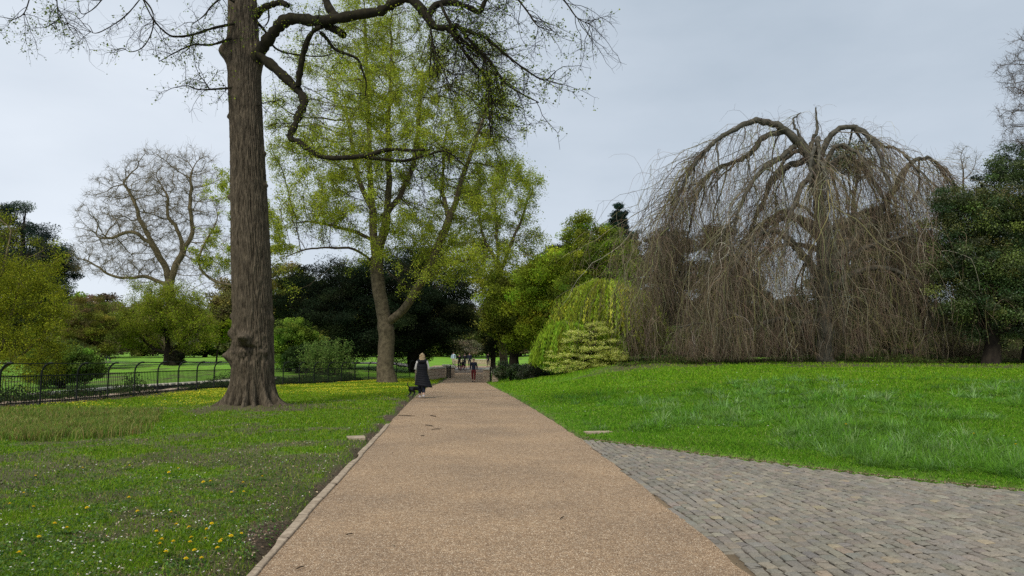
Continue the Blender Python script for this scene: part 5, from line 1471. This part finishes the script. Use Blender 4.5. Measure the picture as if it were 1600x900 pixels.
# ------------------------------------------------------------------ bridge walls
def stone_blocks(mb, p0, p1, thick, h, zb, course=.22):
    """wall of individually cut blocks from p0 to p1 (xy)"""
    p0 = np.array(p0, float); p1 = np.array(p1, float); L = np.linalg.norm(p1 - p0); d = (p1 - p0) / L; rz = math.atan2(d[1], d[0])
    n = max(1, int(round(h / course))); ch = h / n
    for r in range(n):
        t = -random.uniform(0, .25) if r % 2 else 0
        while t < L:
            l = random.uniform(.3, .55); a = max(t, 0); b = min(t + l, L)
            if b - a > .04:
                c = p0 + d * (a + b) / 2; j = random.uniform(-.008, .008)
                mb.box((c[0], c[1], zb + ch * (r + .5)), (b - a - .01, thick + j * 2, ch - .01), rz, .07)
            t += l
def bridge():
    z0 = float(prof(50)) - .1
    A = G0(655, 596)[:2]; 
    y1, y2 = 49.0, 59.5
    a = np.array([(640 - 800) / FX * 54.5, 54.5]); a = np.array([at(652, 590, 50.5)[0], 50.5]); b = np.array([at(692, 590, 57.5)[0], 57.5])
    zb = float(path_h(54)) - .12
    w = thing('parapet_wall', (*a, zb), 'left bridge parapet of brown sandstone blocks with a pale coping', 'wall')
    mb = MB(); stone_blocks(mb, a, b, .36, .98, zb); mb.build('wall', M['stone'], w)
    d = (b - a) / np.linalg.norm(b - a); rz = math.atan2(d[1], d[0]); mb = MB(); L = np.linalg.norm(b - a)
    for k in range(8):
        c = a + d * L * (k + .5) / 8; mb.box((*c, zb + 1.05), (L / 8 - .012, .48, .13), rz, .18)
    mb.build('coping', M['coping'], w)
    # gate post (dark) and pier
    g = np.array([at(698, 590, 58.3)[0], 58.3])
    gp_ = thing('gate_leaf', (*g, zb), 'narrow dark folded gate leaf between the left parapet and its end pier', 'gate')
    mb = MB(); mb.box((g[0], g[1], zb + .62), (.06, .06, 1.2), 0); mb.box((g[0] + .30, g[1] + .05, zb + .62), (.06, .06, 1.2), 0)
    mb.build('frame', M['iron'], gp_)
    mb = MB()
    for k in range(5): mb.box((g[0] + .05 + k * .05, g[1] + .01 * k + .01, zb + .62), (.035, .02, 1.1), 0)
    mb.build('bar_panel', M['iron'], gp_)
    p = np.array([at(705, 590, 59.0)[0], 59.0])
    pr = thing('bridge_pier', (*p, zb), 'square capped stone end pier on the left side of the bridge', 'pier')
    mb = MB(); stone_blocks(mb, p + (-.27, 0), p + (.27, 0), .55, 1.0, zb, .25); mb.build('shaft', M['stone'], pr)
    mb = MB(); mb.box((*p, zb + 1.06), (.72, .72, .12), 0, .2); mb.box((*p, zb + 1.17), (.52, .52, .1), 0, .3); mb.build('cap', M['coping'], pr)
    p = np.array([at(698, 590, 59.9)[0] - .05, 59.9])
    pr = thing('bridge_pier', (*p, zb), 'slightly taller stone pier just behind the dark gate leaf on the left of the bridge', 'pier')
    mb = MB(); stone_blocks(mb, p + (-.25, 0), p + (.25, 0), .5, 1.15, zb, .25); mb.build('shaft', M['stone'], pr)
    mb = MB(); mb.box((*p, zb + 1.2), (.66, .66, .12), 0, .2); mb.build('cap', M['coping'], pr)
    # right side
    zb = float(path_h(51)) - .1
    p = np.array([at(760.5, 590, 51.5)[0], 51.5])
    pr = thing('bridge_pier', (*p, zb), 'pale sandstone end block of the right bridge parapet', 'pier')
    mb = MB(); stone_blocks(mb, p + (-.26, 0), p + (.26, 0), .8, .95, zb, .24); mb.build('shaft', M['stone'], pr)
    mb = MB(); mb.box((*p, zb + 1.0), (.62, .9, .1), 0, .2); mb.build('cap', M['coping'], pr)
    a = np.array([at(761, 590, 52.3)[0], 52.2]); b = np.array([at(764, 590, 59.5)[0], 59.5])
    w = thing('parapet_wall', (*a, zb), 'right bridge parapet running away behind the sandstone end block', 'wall')
    mb = MB(); stone_blocks(mb, a, b, .34, .9, zb); mb.build('wall', M['stone'], w)
    mb = MB(); L = np.linalg.norm(b - a); d = (b - a) / L; rz = math.atan2(d[1], d[0])
    for k in range(6):
        c = a + d * L * (k + .5) / 6; mb.box((*c, zb + .96), (L / 6 - .012, .46, .11), rz, .18)
    mb.build('coping', M['coping'], w)
    q = np.array([at(766.3, 590, 50.6)[0], 50.6])
    bo = thing('post', (*q, zb), 'slim black post between the two right hand stone blocks', 'post')
    mb = MB(); mb.lathe((*q, zb), [(.0, 0), (.07, .0), (.07, .08), (.05, .1), (.05, 1.0), (.065, 1.02), (.065, 1.08), (.045, 1.13), (0, 1.15)], 14); mb.build('shaft', M['iron'], bo, smooth=True)
    p = np.array([at(773.5, 590, 50.2)[0], 50.2]); zb = float(hgt(*p)) - .1
    pr = thing('stone_block', (*p, zb), 'low mossy stone block with a flat pale slab beside the black post', 'pier')
    mb = MB(); stone_blocks(mb, p + (-.22, 0), p + (.22, 0), .45, .72, zb, .24); mb.build('shaft', M['stone'], pr)
    mb = MB(); mb.box((*p, zb + .78), (.56, .56, .12), 0, .15); mb.build('cap', M['coping'], pr)
    # stone wall across the far side and further posts on the lawn edge
    a = np.array([at(712, 556, 104)[0], 104.0]); b = np.array([at(768, 556, 100)[0], 100.0])
    zb = float(hgt(*((a + b) / 2))) - .1
    w = thing('boundary_wall', (*a, zb), 'low grey stone wall crossing the view beyond the lawn past the bridge', 'wall')
    mb = MB(); stone_blocks(mb, a, b, .4, .75, zb, .25); mb.build('wall', M['stone'], w)
    mb = MB(); L = np.linalg.norm(b - a); d = (b - a) / L; mb.box((*((a + b) / 2), zb + .80), (L, .5, .1), math.atan2(d[1], d[0]), .2); mb.build('coping', M['coping'], w)
bridge()

# cross road beyond the bridge and paths on the far lawns
def far_paths():
    def sheet(name, pts, w, mat, label, dz=.03):
        pts = np.array(pts, float); s = np.linspace(0, 1, 60) * (len(pts) - 1); x = np.interp(s, np.arange(len(pts)), pts[:, 0]); y = np.interp(s, np.arange(len(pts)), pts[:, 1])
        dx, dy = np.gradient(x), np.gradient(y); l = np.hypot(dx, dy); nx, ny = -dy / l, dx / l
        V = []; f = []
        for k in range(5):
            t = (k / 4 - .5) * w; X = x + nx * t; Y = y + ny * t
            V.append(np.stack([X, Y, hgt(X, Y) + dz + .02], 1))
        V = np.stack(V, 1).reshape(-1, 3)
        i = (np.arange(59)[:, None] * 5 + np.arange(4)[None]).ravel()
        tag(mk(name, V, [np.stack([i, i + 1, i + 6, i + 5], 1)], mat, smooth=True), label, 'path', kind='structure')
    sheet('road', [(-22, 80), (-14, 81.5), (-6, 82.5), (-1, 82.5), (6, 80), (20, 74)], 6.5, M['tarmac'], 'grey tarmac path crossing beyond the bridge', .07)
    sheet('path', [(-80, 84), (-60, 84), (-45, 85), (-30, 84.5), (-22, 82)], 2.2, M['tarmac'], 'narrow grey path across the far left lawn', .04)
M['tarmac'] = solid('tarmac', (.20, .185, .165), (.14, .13, .12), 6, .9, .003)
far_paths()
def grit():
    # leaf bits and grit gathered on the path, mostly towards its edges
    n = 2600; y = 4.6 + 30 * rng.random(n) ** 1.6; e = rng.random(n) ** 4 * .5; side = rng.random(n) < .5
    w = xr(y) - xl(y); x = np.where(side, xl(y) + e * w, xr(y) - e * w)
    Cn = np.stack([x, y, path_h(y) + .018], 1)
    V, f = leaf_quads(Cn, (.006 + .016 * rng.random(n) ** 3) * np.interp(y, [5, 30], [1, 2]), 3, .55)
    tag(mk('leaf_litter', V, [f], M['litter'], col=np.repeat(pal(n, [(.10, .07, .045), (.05, .035, .025), (.20, .15, .10)], None, .25), 4, 0)), 'scattered leaf bits along the edges of the gravel path', 'litter', kind='stuff')
grit()

# ------------------------------------------------------------------ small things on the ground
def slabs():
    for (u, v, w, l, lab) in ((556, 685.5, .26, .42, 'small pale concrete slab set in the soil beside the left path edge'), (935, 677, .42, .28, 'small grey concrete slab in the grass corner right of the path')):
        g = ground(u, v)
        t = MB().box(g + (0, 0, .012), (w * 1.3, l, .05), .25, .12).build('ground_slab', M['concrete'], loc=g)
        tag(t, lab, 'slab')
    tw = [(1030 - 70, 0, 0)]
    items = [((672, 649), (682, 651), 'small dark twig lying across the path, farthest of the cluster'), ((664, 664), (678, 666), 'dark twig on the path left of the curled one'), ((674, 671), (690, 670), 'curled dark twig in the middle of the path cluster'),
             ((657, 681), (664, 681), 'tiny twig on the path nearest the edging'), ((875, 811), (881, 807), 'short black twig alone near the right side of the path'), ((463, 889), (476, 884), 'dark curved twig at the bottom left of the path'),
             ((540, 836), (552, 834), 'thin pale twig on the gravel above the curved one'), ((622, 649), (648, 650), 'thin dark stick lying at the left edge of the path')]
    for (p, q, lab) in items:
        a = G0(*p, float(path_h(G0(*p)[1])) + .02); b = G0(*q, float(path_h(G0(*q)[1])) + .02)
        m = (a + b) / 2 + np.array([.01, .012, .004]); 
        L = np.linalg.norm(b - a); r_ = .0045 * max(1, a[1] / 9)
        f1 = m + (b - a) * .18 + np.array([.02, .05, .006]) * L * 2
        o = MB().tube([a, a * .5 + m * .5 + (0, .006, .002), m, m * .5 + b * .5 - (0, .005, 0), b], [r_ * .6, r_, r_, r_ * .8, r_ * .3], 6).tube([m, f1], [r_ * .5, r_ * .2], 5).build('fallen_twig', M['twig_dark'], loc=a, smooth=True)
        tag(o, lab, 'twig', 'twigs fallen on the gravel path')
slabs()

# ------------------------------------------------------------------ people
def skin_mesh(name, verts, edges, radii, mat, parent=None, loc=(0, 0, 0), root=0, sub=2, rz=0):
    me = bpy.data.meshes.new(name); me.from_pydata([tuple(map(float, v)) for v in verts], edges, []); me.update()
    o = bpy.data.objects.new(name, me); C.objects.link(o)
    o.modifiers.new('skin', 'SKIN')
    if not me.skin_vertices:
        raise RuntimeError('no skin layer')
    for i, r in enumerate(radii):
        rr = r if isinstance(r, tuple) else (r, r)
        me.skin_vertices[0].data[i].radius = rr
        me.skin_vertices[0].data[i].use_root = (i == root)
    s = o.modifiers.new('sub', 'SUBSURF'); s.levels = sub; s.render_levels = sub
    me.materials.append(mat)
    if parent is not None: o.parent = parent
    else: o.location = [float(a) for a in loc]; o.rotation_euler = (0, 0, rz)
    return o
def local(mb, name, mat, parent, smooth=True):
    o = mb.build(name, mat, None, smooth); o.parent = parent; return o

def person(loc, rz, h, label, stride=.18, arms='walk', top='blackcloth', legs='navy', hair='brownhair', shoe='darkshoe', long_hair=False, gilet=None, bun=False, seat=None, group=None, sleeves=None, armsw=.12, simple=False):
    """faces +Y in local space"""
    s = h / 1.72
    J = {}
    J['pel'] = (0, 0, .94); J['wst'] = (0, 0, 1.08); J['chs'] = (0, .01, 1.30); J['shc'] = (0, 0, 1.43); J['nck'] = (0, .005, 1.50); J['hd0'] = (0, .02, 1.57); J['hd1'] = (0, .015, 1.66)
    V = [J[k] for k in ('pel', 'wst', 'chs', 'shc', 'nck', 'hd0', 'hd1')]; R = [(.15, .11), (.125, .095), (.155, .11), (.10, .08), (.052, .052), (.072, .085), (.078, .095)]
    E = [(0, 1), (1, 2), (2, 3), (3, 4), (4, 5), (5, 6)]
    def add(p, r, par): V.append(p); R.append(r); E.append((par, len(V) - 1)); return len(V) - 1
    legJ = []
    for sx, f in ((-1, stride), (1, -stride)):
        hip = (sx * .095, 0, .88)
        if seat:
            kn = (sx * .12, .40, .86 - .12 + .1 * sx); an = (sx * .10, .30, .42 + .12 * sx); to = (sx * .10, .46, .38 + .12 * sx)
        else:
            kn = (sx * .095, f * .55 + .04, .49); an = (sx * .085, f - (.06 if f < 0 else 0), .085 + (.05 if f < 0 else 0)); to = (sx * .09, f + .13 - (.06 if f < 0 else 0), .03)
        a = add(hip, .092, 0); b = add(kn, .056, a); c = add(an, .037, b); d = add(to, .03, c)
        legJ.append((hip, kn, an, to))
    armJ = []
    for sx, f in ((-1, -armsw), (1, armsw)):
        sh = (sx * .175, 0, 1.405)
        if arms == 'front': el = (sx * .255, .05, 1.14); wr = (sx * .13, .24, 1.08)
        elif arms == 'bars': el = (sx * .26, .17, 1.18); wr = (sx * .20, .40, 1.06)
        elif arms == 'down': el = (sx * .245, -.02, 1.13); wr = (sx * .25, .06, .88)
        else: el = (sx * .245, f * .5 - .02, 1.13); wr = (sx * .255, f + .05, .88)
        a = add(sh, .062, 3); b = add(el, .043, a); c = add(wr, .028, b)
        dirv = unit(np.array(wr) - np.array(el)); pm = np.array(wr) + dirv * .05; d = add(tuple(pm), (.034, .018), c)
        if not simple:
            side = np.array([0, 1, 0]) if abs(dirv[2]) > .6 else np.array([0, 0, 1.0])
            for k, (o_, l) in enumerate(((.026, .065), (.009, .078), (-.009, .072), (-.026, .058))):
                q0 = pm + side * o_ + dirv * .035; q1 = q0 + dirv * l * .5; q2 = q1 + dirv * l * .42 + np.array([-sx * .016, 0, 0])
                e = add(tuple(q0), .0105, d); e2 = add(tuple(q1), .009, e); add(tuple(q2), .0075, e2)
            t0 = pm + side * .034 - dirv * .02; e = add(tuple(t0), .011, d); add(tuple(t0 + side * .022 + dirv * .035), .009, e)
        armJ.append((sh, el, wr))
    V = [tuple(np.array(v) * s) for v in V]; R = [(tuple(np.array(r) * s) if isinstance(r, tuple) else r * s) for r in R]
    b = skin_mesh('person', V, E, R, M['skin'], None, loc, 0, 2, rz)
    tag(b, label, 'person', group)
    # face: nose, eyes, ears
    mb = MB(); mb.tube([np.array((0, .105, 1.635)) * s, np.array((0, .128, 1.60)) * s], [.008 * s, .014 * s], 6); local(mb, 'nose', M['skin'], b)
    for sx in (-1, 1):
        mb = MB(); mb.lathe(np.array((sx * .032, .098, 1.638)) * s, [(0, -.009 * s), (.009 * s, -.004 * s), (.009 * s, .004 * s), (0, .009 * s)], 8); local(mb, 'eye', M['blackcloth'], b)
    # hair cap, displaced ellipsoid open at the face
    mb = MB(); VV = []; F = []; nu, nv = 28, 16
    for j in range(nv):
        ph = .02 + (PI * (.62 if not long_hair else .70)) * j / (nv - 1)
        for i in range(nu):
            t = 2 * PI * i / nu; fr = max(0, math.sin(t)) # +y side is face
            ph2 = ph * (1 - .36 * fr ** 1.5)
            rr = 1 + .05 * random.random()
            VV.append(np.array((math.sin(ph2) * math.cos(t) * .094 * rr, math.sin(ph2) * math.sin(t) * .112 * rr - .004, 1.642 + math.cos(ph2) * .118 * rr)) * s)
    for j in range(nv - 1):
        for i in range(nu): F.append((j * nu + i, j * nu + (i + 1) % nu, (j + 1) * nu + (i + 1) % nu, (j + 1) * nu + i))
    mb.add(VV, F)
    if bun:
        for k in range(14):
            a = random.uniform(0, 6.28); mb.tube([np.array((.07 * math.cos(a), -.06 + .05 * math.sin(a), 1.70)) * s, np.array((.085 * math.cos(a), -.10 + .05 * math.sin(a), 1.66)) * s, np.array((.05 * math.cos(a + .5), -.11, 1.58)) * s], [.025 * s, .028 * s, .012 * s], 6)
        mb.tube([np.array((0, -.06, 1.70)) * s, np.array((.01, -.10, 1.73)) * s, np.array((0, -.13, 1.69)) * s], [.03 * s, .05 * s, .03 * s], 8)
    if long_hair:
        for k in range(16):
            a = PI + PI * k / 15; mb.tube([np.array((.08 * math.cos(a), .08 * math.sin(a), 1.66)) * s, np.array((.10 * math.cos(a), .10 * math.sin(a) - .01, 1.55)) * s, np.array((.10 * math.cos(a), .09 * math.sin(a) - .02, 1.44)) * s], [.025 * s, .026 * s, .01 * s], 6)
    local(mb, 'hair', M[hair], b)
    # trousers
    Vt = [(0, 0, 1.03), (0, 0, .93)]; Rt = [(.155, .118), (.168, .13)]; Et = [(0, 1)]
    for (hip, kn, an, to) in legJ:
        n = len(Vt); Vt += [hip, kn, tuple(np.array(kn) * .12 + np.array(an) * .88 + np.array([0, 0, .02]))]; Rt += [.108, .072, .058]; Et += [(1, n), (n, n + 1), (n + 1, n + 2)]
    skin_mesh('trousers', [np.array(v) * s for v in Vt], Et, [(tuple(np.array(r) * s) if isinstance(r, tuple) else r * s) for r in Rt], M[legs], b, root=1)
    # top / jacket
    Vj = [(0, 0, .90), (0, 0, 1.08), (0, .01, 1.30), (0, 0, 1.425), (0, .005, 1.475)]; Rj = [(.182, .14), (.16, .125), (.182, .135), (.125, .10), (.07, .07)]; Ej = [(0, 1), (1, 2), (2, 3), (3, 4)]
    for (sh, el, wr) in armJ:
        n = len(Vj); Vj += [sh, el, tuple(np.array(el) * .08 + np.array(wr) * .92)]; Rj += [.082, .062, .046]; Ej += [(3, n), (n, n + 1), (n + 1, n + 2)]
    skin_mesh('jacket', [np.array(v) * s for v in Vj], Ej, [(tuple(np.array(r) * s) if isinstance(r, tuple) else r * s) for r in Rj], M[sleeves or top], b, root=1)
    for (hip, kn, an, to) in legJ:
        a = np.array(an); t = np.array(to)
        skin_mesh('shoe', [(a + (0, -.045, -.03)) * s, (a + (0, .02, -.02)) * s, (t + (0, -.02, .012)) * s, (t + (0, .05, .005)) * s], [(0, 1), (1, 2), (2, 3)], [.042 * s, .052 * s, .044 * s, .033 * s], M[shoe], b, root=1)
    if gilet:
        # long quilted coat body flaring to the calf
        mb = MB(); VV = []; F = []; nz, nt = 66, 40
        for j in range(nz):
            t = j / (nz - 1); z = 1.46 - t * (1.46 - .46)
            w = np.interp(t, [0, .06, .18, .4, .7, 1], [.10, .18, .195, .195, .25, .31]); d = np.interp(t, [0, .06, .2, .4, .7, 1], [.09, .12, .155, .155, .19, .24])
            q = .007 * abs(math.sin(t * 11 * PI))
            for i in range(nt):
                a = 2 * PI * i / nt; fold = 1 + .06 * t * math.sin(a * 5 + 1)
                sway = .14 * max(0, t - .55) ** 1.2
                VV.append(np.array(((w + q) * fold * math.cos(a) + sway * (1 + .5 * math.cos(a)), (d + q) * fold * math.sin(a) - .02, z - (.05 * t * math.cos(a - .3)))) * s)
        for j in range(nz - 1):
            for i in range(nt): F.append((j * nt + i, j * nt + (i + 1) % nt, (j + 1) * nt + (i + 1) % nt, (j + 1) * nt + i))
        mb.add(VV, F); o = local(mb, 'long_gilet', M[gilet], b)
        sm = o.modifiers.new('thick', 'SOLIDIFY'); sm.thickness = .012
        VV = [(-.13, .02, 1.50), (-.15, -.07, 1.48), (-.08, -.16, 1.43), (0, -.185, 1.40), (.08, -.16, 1.43), (.15, -.07, 1.48), (.13, .02, 1.50)]
        skin_mesh('hood', [np.array(v) * s for v in VV], [(k, k + 1) for k in range(6)], [.045 * s, .06 * s, .075 * s, .085 * s, .075 * s, .06 * s, .045 * s], M[gilet], b, root=3)
    return b

# the woman with the long dark gilet walking away
gw = G0(659, 622.5, 0.0); wz = float(path_h(gw[1])) + .01
person((gw[0], gw[1], wz), .05, 1.70, 'person in long black quilted gilet with white sleeves walking away beside the black dog', .14, 'front', 'blackcloth', 'navy', 'blonde', 'shoe', bun=True, long_hair=True, gilet='puffer', sleeves='whitecloth')
def dog():
    g = G0(650, 620.5, .03); b = np.array([g[0], g[1], float(hgt(g[0], g[1]))])
    V = [(0, -.24, .43), (0, 0, .42), (0, .22, .43), (0, .34, .50), (.02, .44, .52), (.03, .56, .47),     # rump, belly, chest, neck, head, muzzle
         (-.075, -.25, .36), (-.08, -.18, .27), (-.08, -.30, .15), (-.08, -.29, .02), (-.08, -.25, .012),
         (.075, -.22, .36), (.08, -.10, .27), (.08, -.20, .15), (.08, -.19, .02), (.08, -.15, .012),
         (-.065, .22, .33), (-.07, .24, .20), (-.07, .20, .02), (-.07, .23, .012),
         (.065, .23, .33), (.07, .32, .21), (.07, .30, .05), (.07, .34, .03),
         (0, -.33, .48), (0, -.40, .56), (0, -.40, .64), (.01, -.35, .68),
         (.05, .42, .58), (.075, .40, .53), (-.03, .42, .58), (-.055, .40, .53)]
    R = [(.095, .10), (.085, .09), (.10, .125), (.065, .07), (.062, .062), (.032, .03), .06, .045, .022, .017, .02, .06, .045, .022, .017, .02, .045, .026, .018, .02, .045, .026, .018, .02, .026, .02, .016, .010, .018, .012, .018, .012]
    E = [(0, 1), (1, 2), (2, 3), (3, 4), (4, 5), (0, 6), (6, 7), (7, 8), (8, 9), (9, 10), (0, 11), (11, 12), (12, 13), (13, 14), (14, 15), (2, 16), (16, 17), (17, 18), (18, 19), (2, 20), (20, 21), (21, 22), (22, 23), (0, 24), (24, 25), (25, 26), (26, 27), (4, 28), (28, 29), (4, 30), (30, 31)]
    o = skin_mesh('dog', V, E, R, M['fur'], None, b, 1, 2, -.85)
    tag(o, 'black dog with raised tail on the path edge beside the person in the gilet', 'dog')
dog()
gm = at(740, 597.2, 50.5)
person((gm[0], gm[1], float(path_h(gm[1])) + .01), PI - .05, 1.64, 'person with fair hair, dark jacket and maroon trousers walking towards the camera before the bridge', .12, 'down', 'navy', 'maroon', 'blonde', 'darkshoe')
def far(u, Y, h, rz, lab, **k):
    x = (u - 800) / FX * Y; z = float(max(hgt(x, Y) + .09, prof(Y) + .03)); return person((x, Y, z), rz, h, lab, **k)
far(718, 80, 1.75, 0.2, 'person all in black standing behind the small red legged cyclist beyond the bridge', stride=.05, arms='bars', legs='blackcloth', simple=True)
far(726.5, 84, 1.7, 2.9, 'person in black walking just right of the small cyclist beyond the bridge', stride=.1, arms='walk', legs='blackcloth', simple=True)
far(734, 86, 1.75, 3.1, 'person in a dark navy coat on the far road, nearest to the green lawn', stride=.08, arms='down', top='navy', legs='blackcloth', simple=True)
far(709, 92, 1.75, 3.0, 'person in a pale blue top and beige trousers far beyond the left pier', stride=.1, arms='walk', top='bluecloth', legs='beigecloth', simple=True)
far(785.5, 96, 1.7, 2.0, 'dark clothed person on the lawn beside the thick tree trunk right of the bridge', stride=.1, arms='walk', legs='blackcloth', simple=True)
far(763, 88, 1.7, .3, 'dark clothed person with a pale bag area partly behind the right parapet', stride=.1, arms='down', legs='blackcloth', simple=True)
x = (172 - 800) / FX * 85; person((x, 85, float(hgt(x, 85)) + .07), 1.4, 1.72, 'person in dark blue walking along the far path on the left lawn', .2, 'walk', 'navy', 'navy', 'brownhair', simple=True)

def bicycle(loc, rz, sc, label, mat):
    r = thing('bicycle', (0, 0, 0), label, 'bicycle'); R = .33
    for y in (-.5, .5):
        w = MB()
        w.tube([(0, y + R * math.cos(a), R + R * math.sin(a)) for a in np.linspace(0, 2 * PI, 25)], .018, 6); ty = local(w, 'wheel', M['rubber'], r)
        w = MB()
        w.tube([(0, y + (R - .03) * math.cos(a), R + (R - .03) * math.sin(a)) for a in np.linspace(0, 2 * PI, 25)], .012, 5)
        for k in range(12):
            a = PI * 2 * k / 12; w.tube([(0, y, R), (0, y + (R - .03) * math.cos(a), R + (R - .03) * math.sin(a))], .003, 3)
        local(w, 'rim', mat, ty)
    f = MB()
    bb, st, hd, hb = (0, -.08, .30), (0, -.2, .78), (0, .34, .80), (0, .38, .62)
    for a, b in ((bb, st), (bb, hb), (st, hd), (hd, hb), (st, (0, -.5, R)), (bb, (0, -.5, R)), (hb, (0, .5, R))): f.tube([a, b], .018, 6)
    local(f, 'frame', mat, r)
    h = MB(); h.tube([(0, .34, .80), (0, .33, .95)], .014, 6); h.tube([(-.27, .26, .97), (-.1, .33, .96), (.1, .33, .96), (.27, .26, .97)], .013, 6); local(h, 'handlebar', M['rubber'], r)
    h = MB(); h.tube([(0, -.2, .78), (0, -.215, .88)], .014, 6); h.box((0, -.22, .90), (.14, .25, .05), 0, .3); local(h, 'saddle', M['rubber'], r)
    r.location = [float(a) for a in loc]; r.rotation_euler = (0, 0, rz); r.scale = (sc,) * 3
    return r
Y = 77.5; x = (714.5 - 800) / FX * Y; bicycle((x, Y, float(prof(Y)) + .02), -1.3, 1.0, 'dark bicycle seen side on just past the left bridge pier', M['iron'])
Y = 76.0; x = (723.5 - 800) / FX * Y; zz = float(prof(Y)) + .02; bicycle((x, Y, zz), 2.5, .75, 'small red wheeled bicycle under the child beyond the bridge', M['redpaint'])
person((x - .02, Y + .05, zz - .16), 2.5, 1.25, 'child in black and pink riding the small red wheeled bicycle', 0, 'bars', 'blackcloth', 'pinkcloth', 'blonde', 'shoe', seat=True, simple=True)

# ------------------------------------------------------------------ light, sky, camera
SUN_EL, SUN_AZ = math.radians(52), math.radians(205)   # azimuth clockwise from +Y: behind the camera, a little left
w = bpy.data.worlds.new('World'); bpy.context.scene.world = w; w.use_nodes = True
nt = w.node_tree; nt.nodes.clear(); N = nt.nodes.new; Lk = nt.links.new
sky = N('ShaderNodeTexSky'); sky.sky_type = 'NISHITA'; sky.sun_disc = False; sky.sun_elevation = SUN_EL; sky.sun_rotation = SUN_AZ
bs = N('ShaderNodeBackground'); bs.inputs['Strength'].default_value = .05; Lk(sky.outputs[0], bs.inputs['Color'])
tc = N('ShaderNodeTexCoord'); mp = N('ShaderNodeMapping'); mp.inputs['Scale'].default_value = (1, 1, 2.6); Lk(tc.outputs['Generated'], mp.inputs['Vector'])
nz = N('ShaderNodeTexNoise'); nz.inputs['Scale'].default_value = 2.1; nz.inputs['Detail'].default_value = 6; nz.inputs['Roughness'].default_value = .5; Lk(mp.outputs[0], nz.inputs['Vector'])
dt = N('ShaderNodeVectorMath'); dt.operation = 'DOT_PRODUCT'; dt.inputs[1].default_value = (.42, .0, .45); Lk(tc.outputs['Generated'], dt.inputs[0])
ad = N('ShaderNodeMath'); ad.operation = 'MULTIPLY_ADD'; ad.inputs[1].default_value = .85; Lk(nz.outputs['Fac'], ad.inputs[0]); Lk(dt.outputs['Value'], ad.inputs[2])
cr = N('ShaderNodeValToRGB'); e = cr.color_ramp.elements
e[0].position = .12; e[0].color = (.485, .52, .565, 1); e[1].position = .80; e[1].color = (.275, .32, .37, 1)
k = e.new(.45); k.color = (.385, .425, .475, 1)
Lk(ad.outputs[0], cr.inputs['Fac'])
bc = N('ShaderNodeBackground'); bc.inputs['Strength'].default_value = 1.0; Lk(cr.outputs['Color'], bc.inputs['Color'])
mx = N('ShaderNodeMixShader'); mx.inputs['Fac'].default_value = .9; Lk(bs.outputs[0], mx.inputs[1]); Lk(bc.outputs[0], mx.inputs[2])
wo = N('ShaderNodeOutputWorld'); Lk(mx.outputs[0], wo.inputs['Surface'])
sl = bpy.data.lights.new('sun', 'SUN'); sl.energy = 1.5; sl.angle = math.radians(11); sl.color = (1, .95, .87)
so = bpy.data.objects.new('sun', sl); C.objects.link(so)
dv = Vector((math.sin(SUN_AZ) * math.cos(SUN_EL), math.cos(SUN_AZ) * math.cos(SUN_EL), math.sin(SUN_EL)))
so.rotation_euler = dv.to_track_quat('Z', 'Y').to_euler(); so.location = (0, -10, 30)
cam = bpy.data.cameras.new('camera'); co = bpy.data.objects.new('camera', cam); C.objects.link(co)
cam.sensor_width = 36; cam.lens = 36 * FX / 1600; cam.clip_start = .1; cam.clip_end = 2000
co.location = (0, 0, CAMH); co.rotation_euler = (PI / 2 + PIT, 0, 0)
sc = bpy.context.scene; sc.camera = co
sc.view_settings.view_transform = 'Standard'; sc.view_settings.look = 'None'; sc.view_settings.gamma = 1; sc.view_settings.exposure = .88
sc.render.engine = 'CYCLES'; sc.cycles.max_bounces = 5; sc.cycles.diffuse_bounces = 3; sc.cycles.glossy_bounces = 1; sc.cycles.transmission_bounces = 2; sc.cycles.use_denoising = False; sc.cycles.use_adaptive_sampling = False
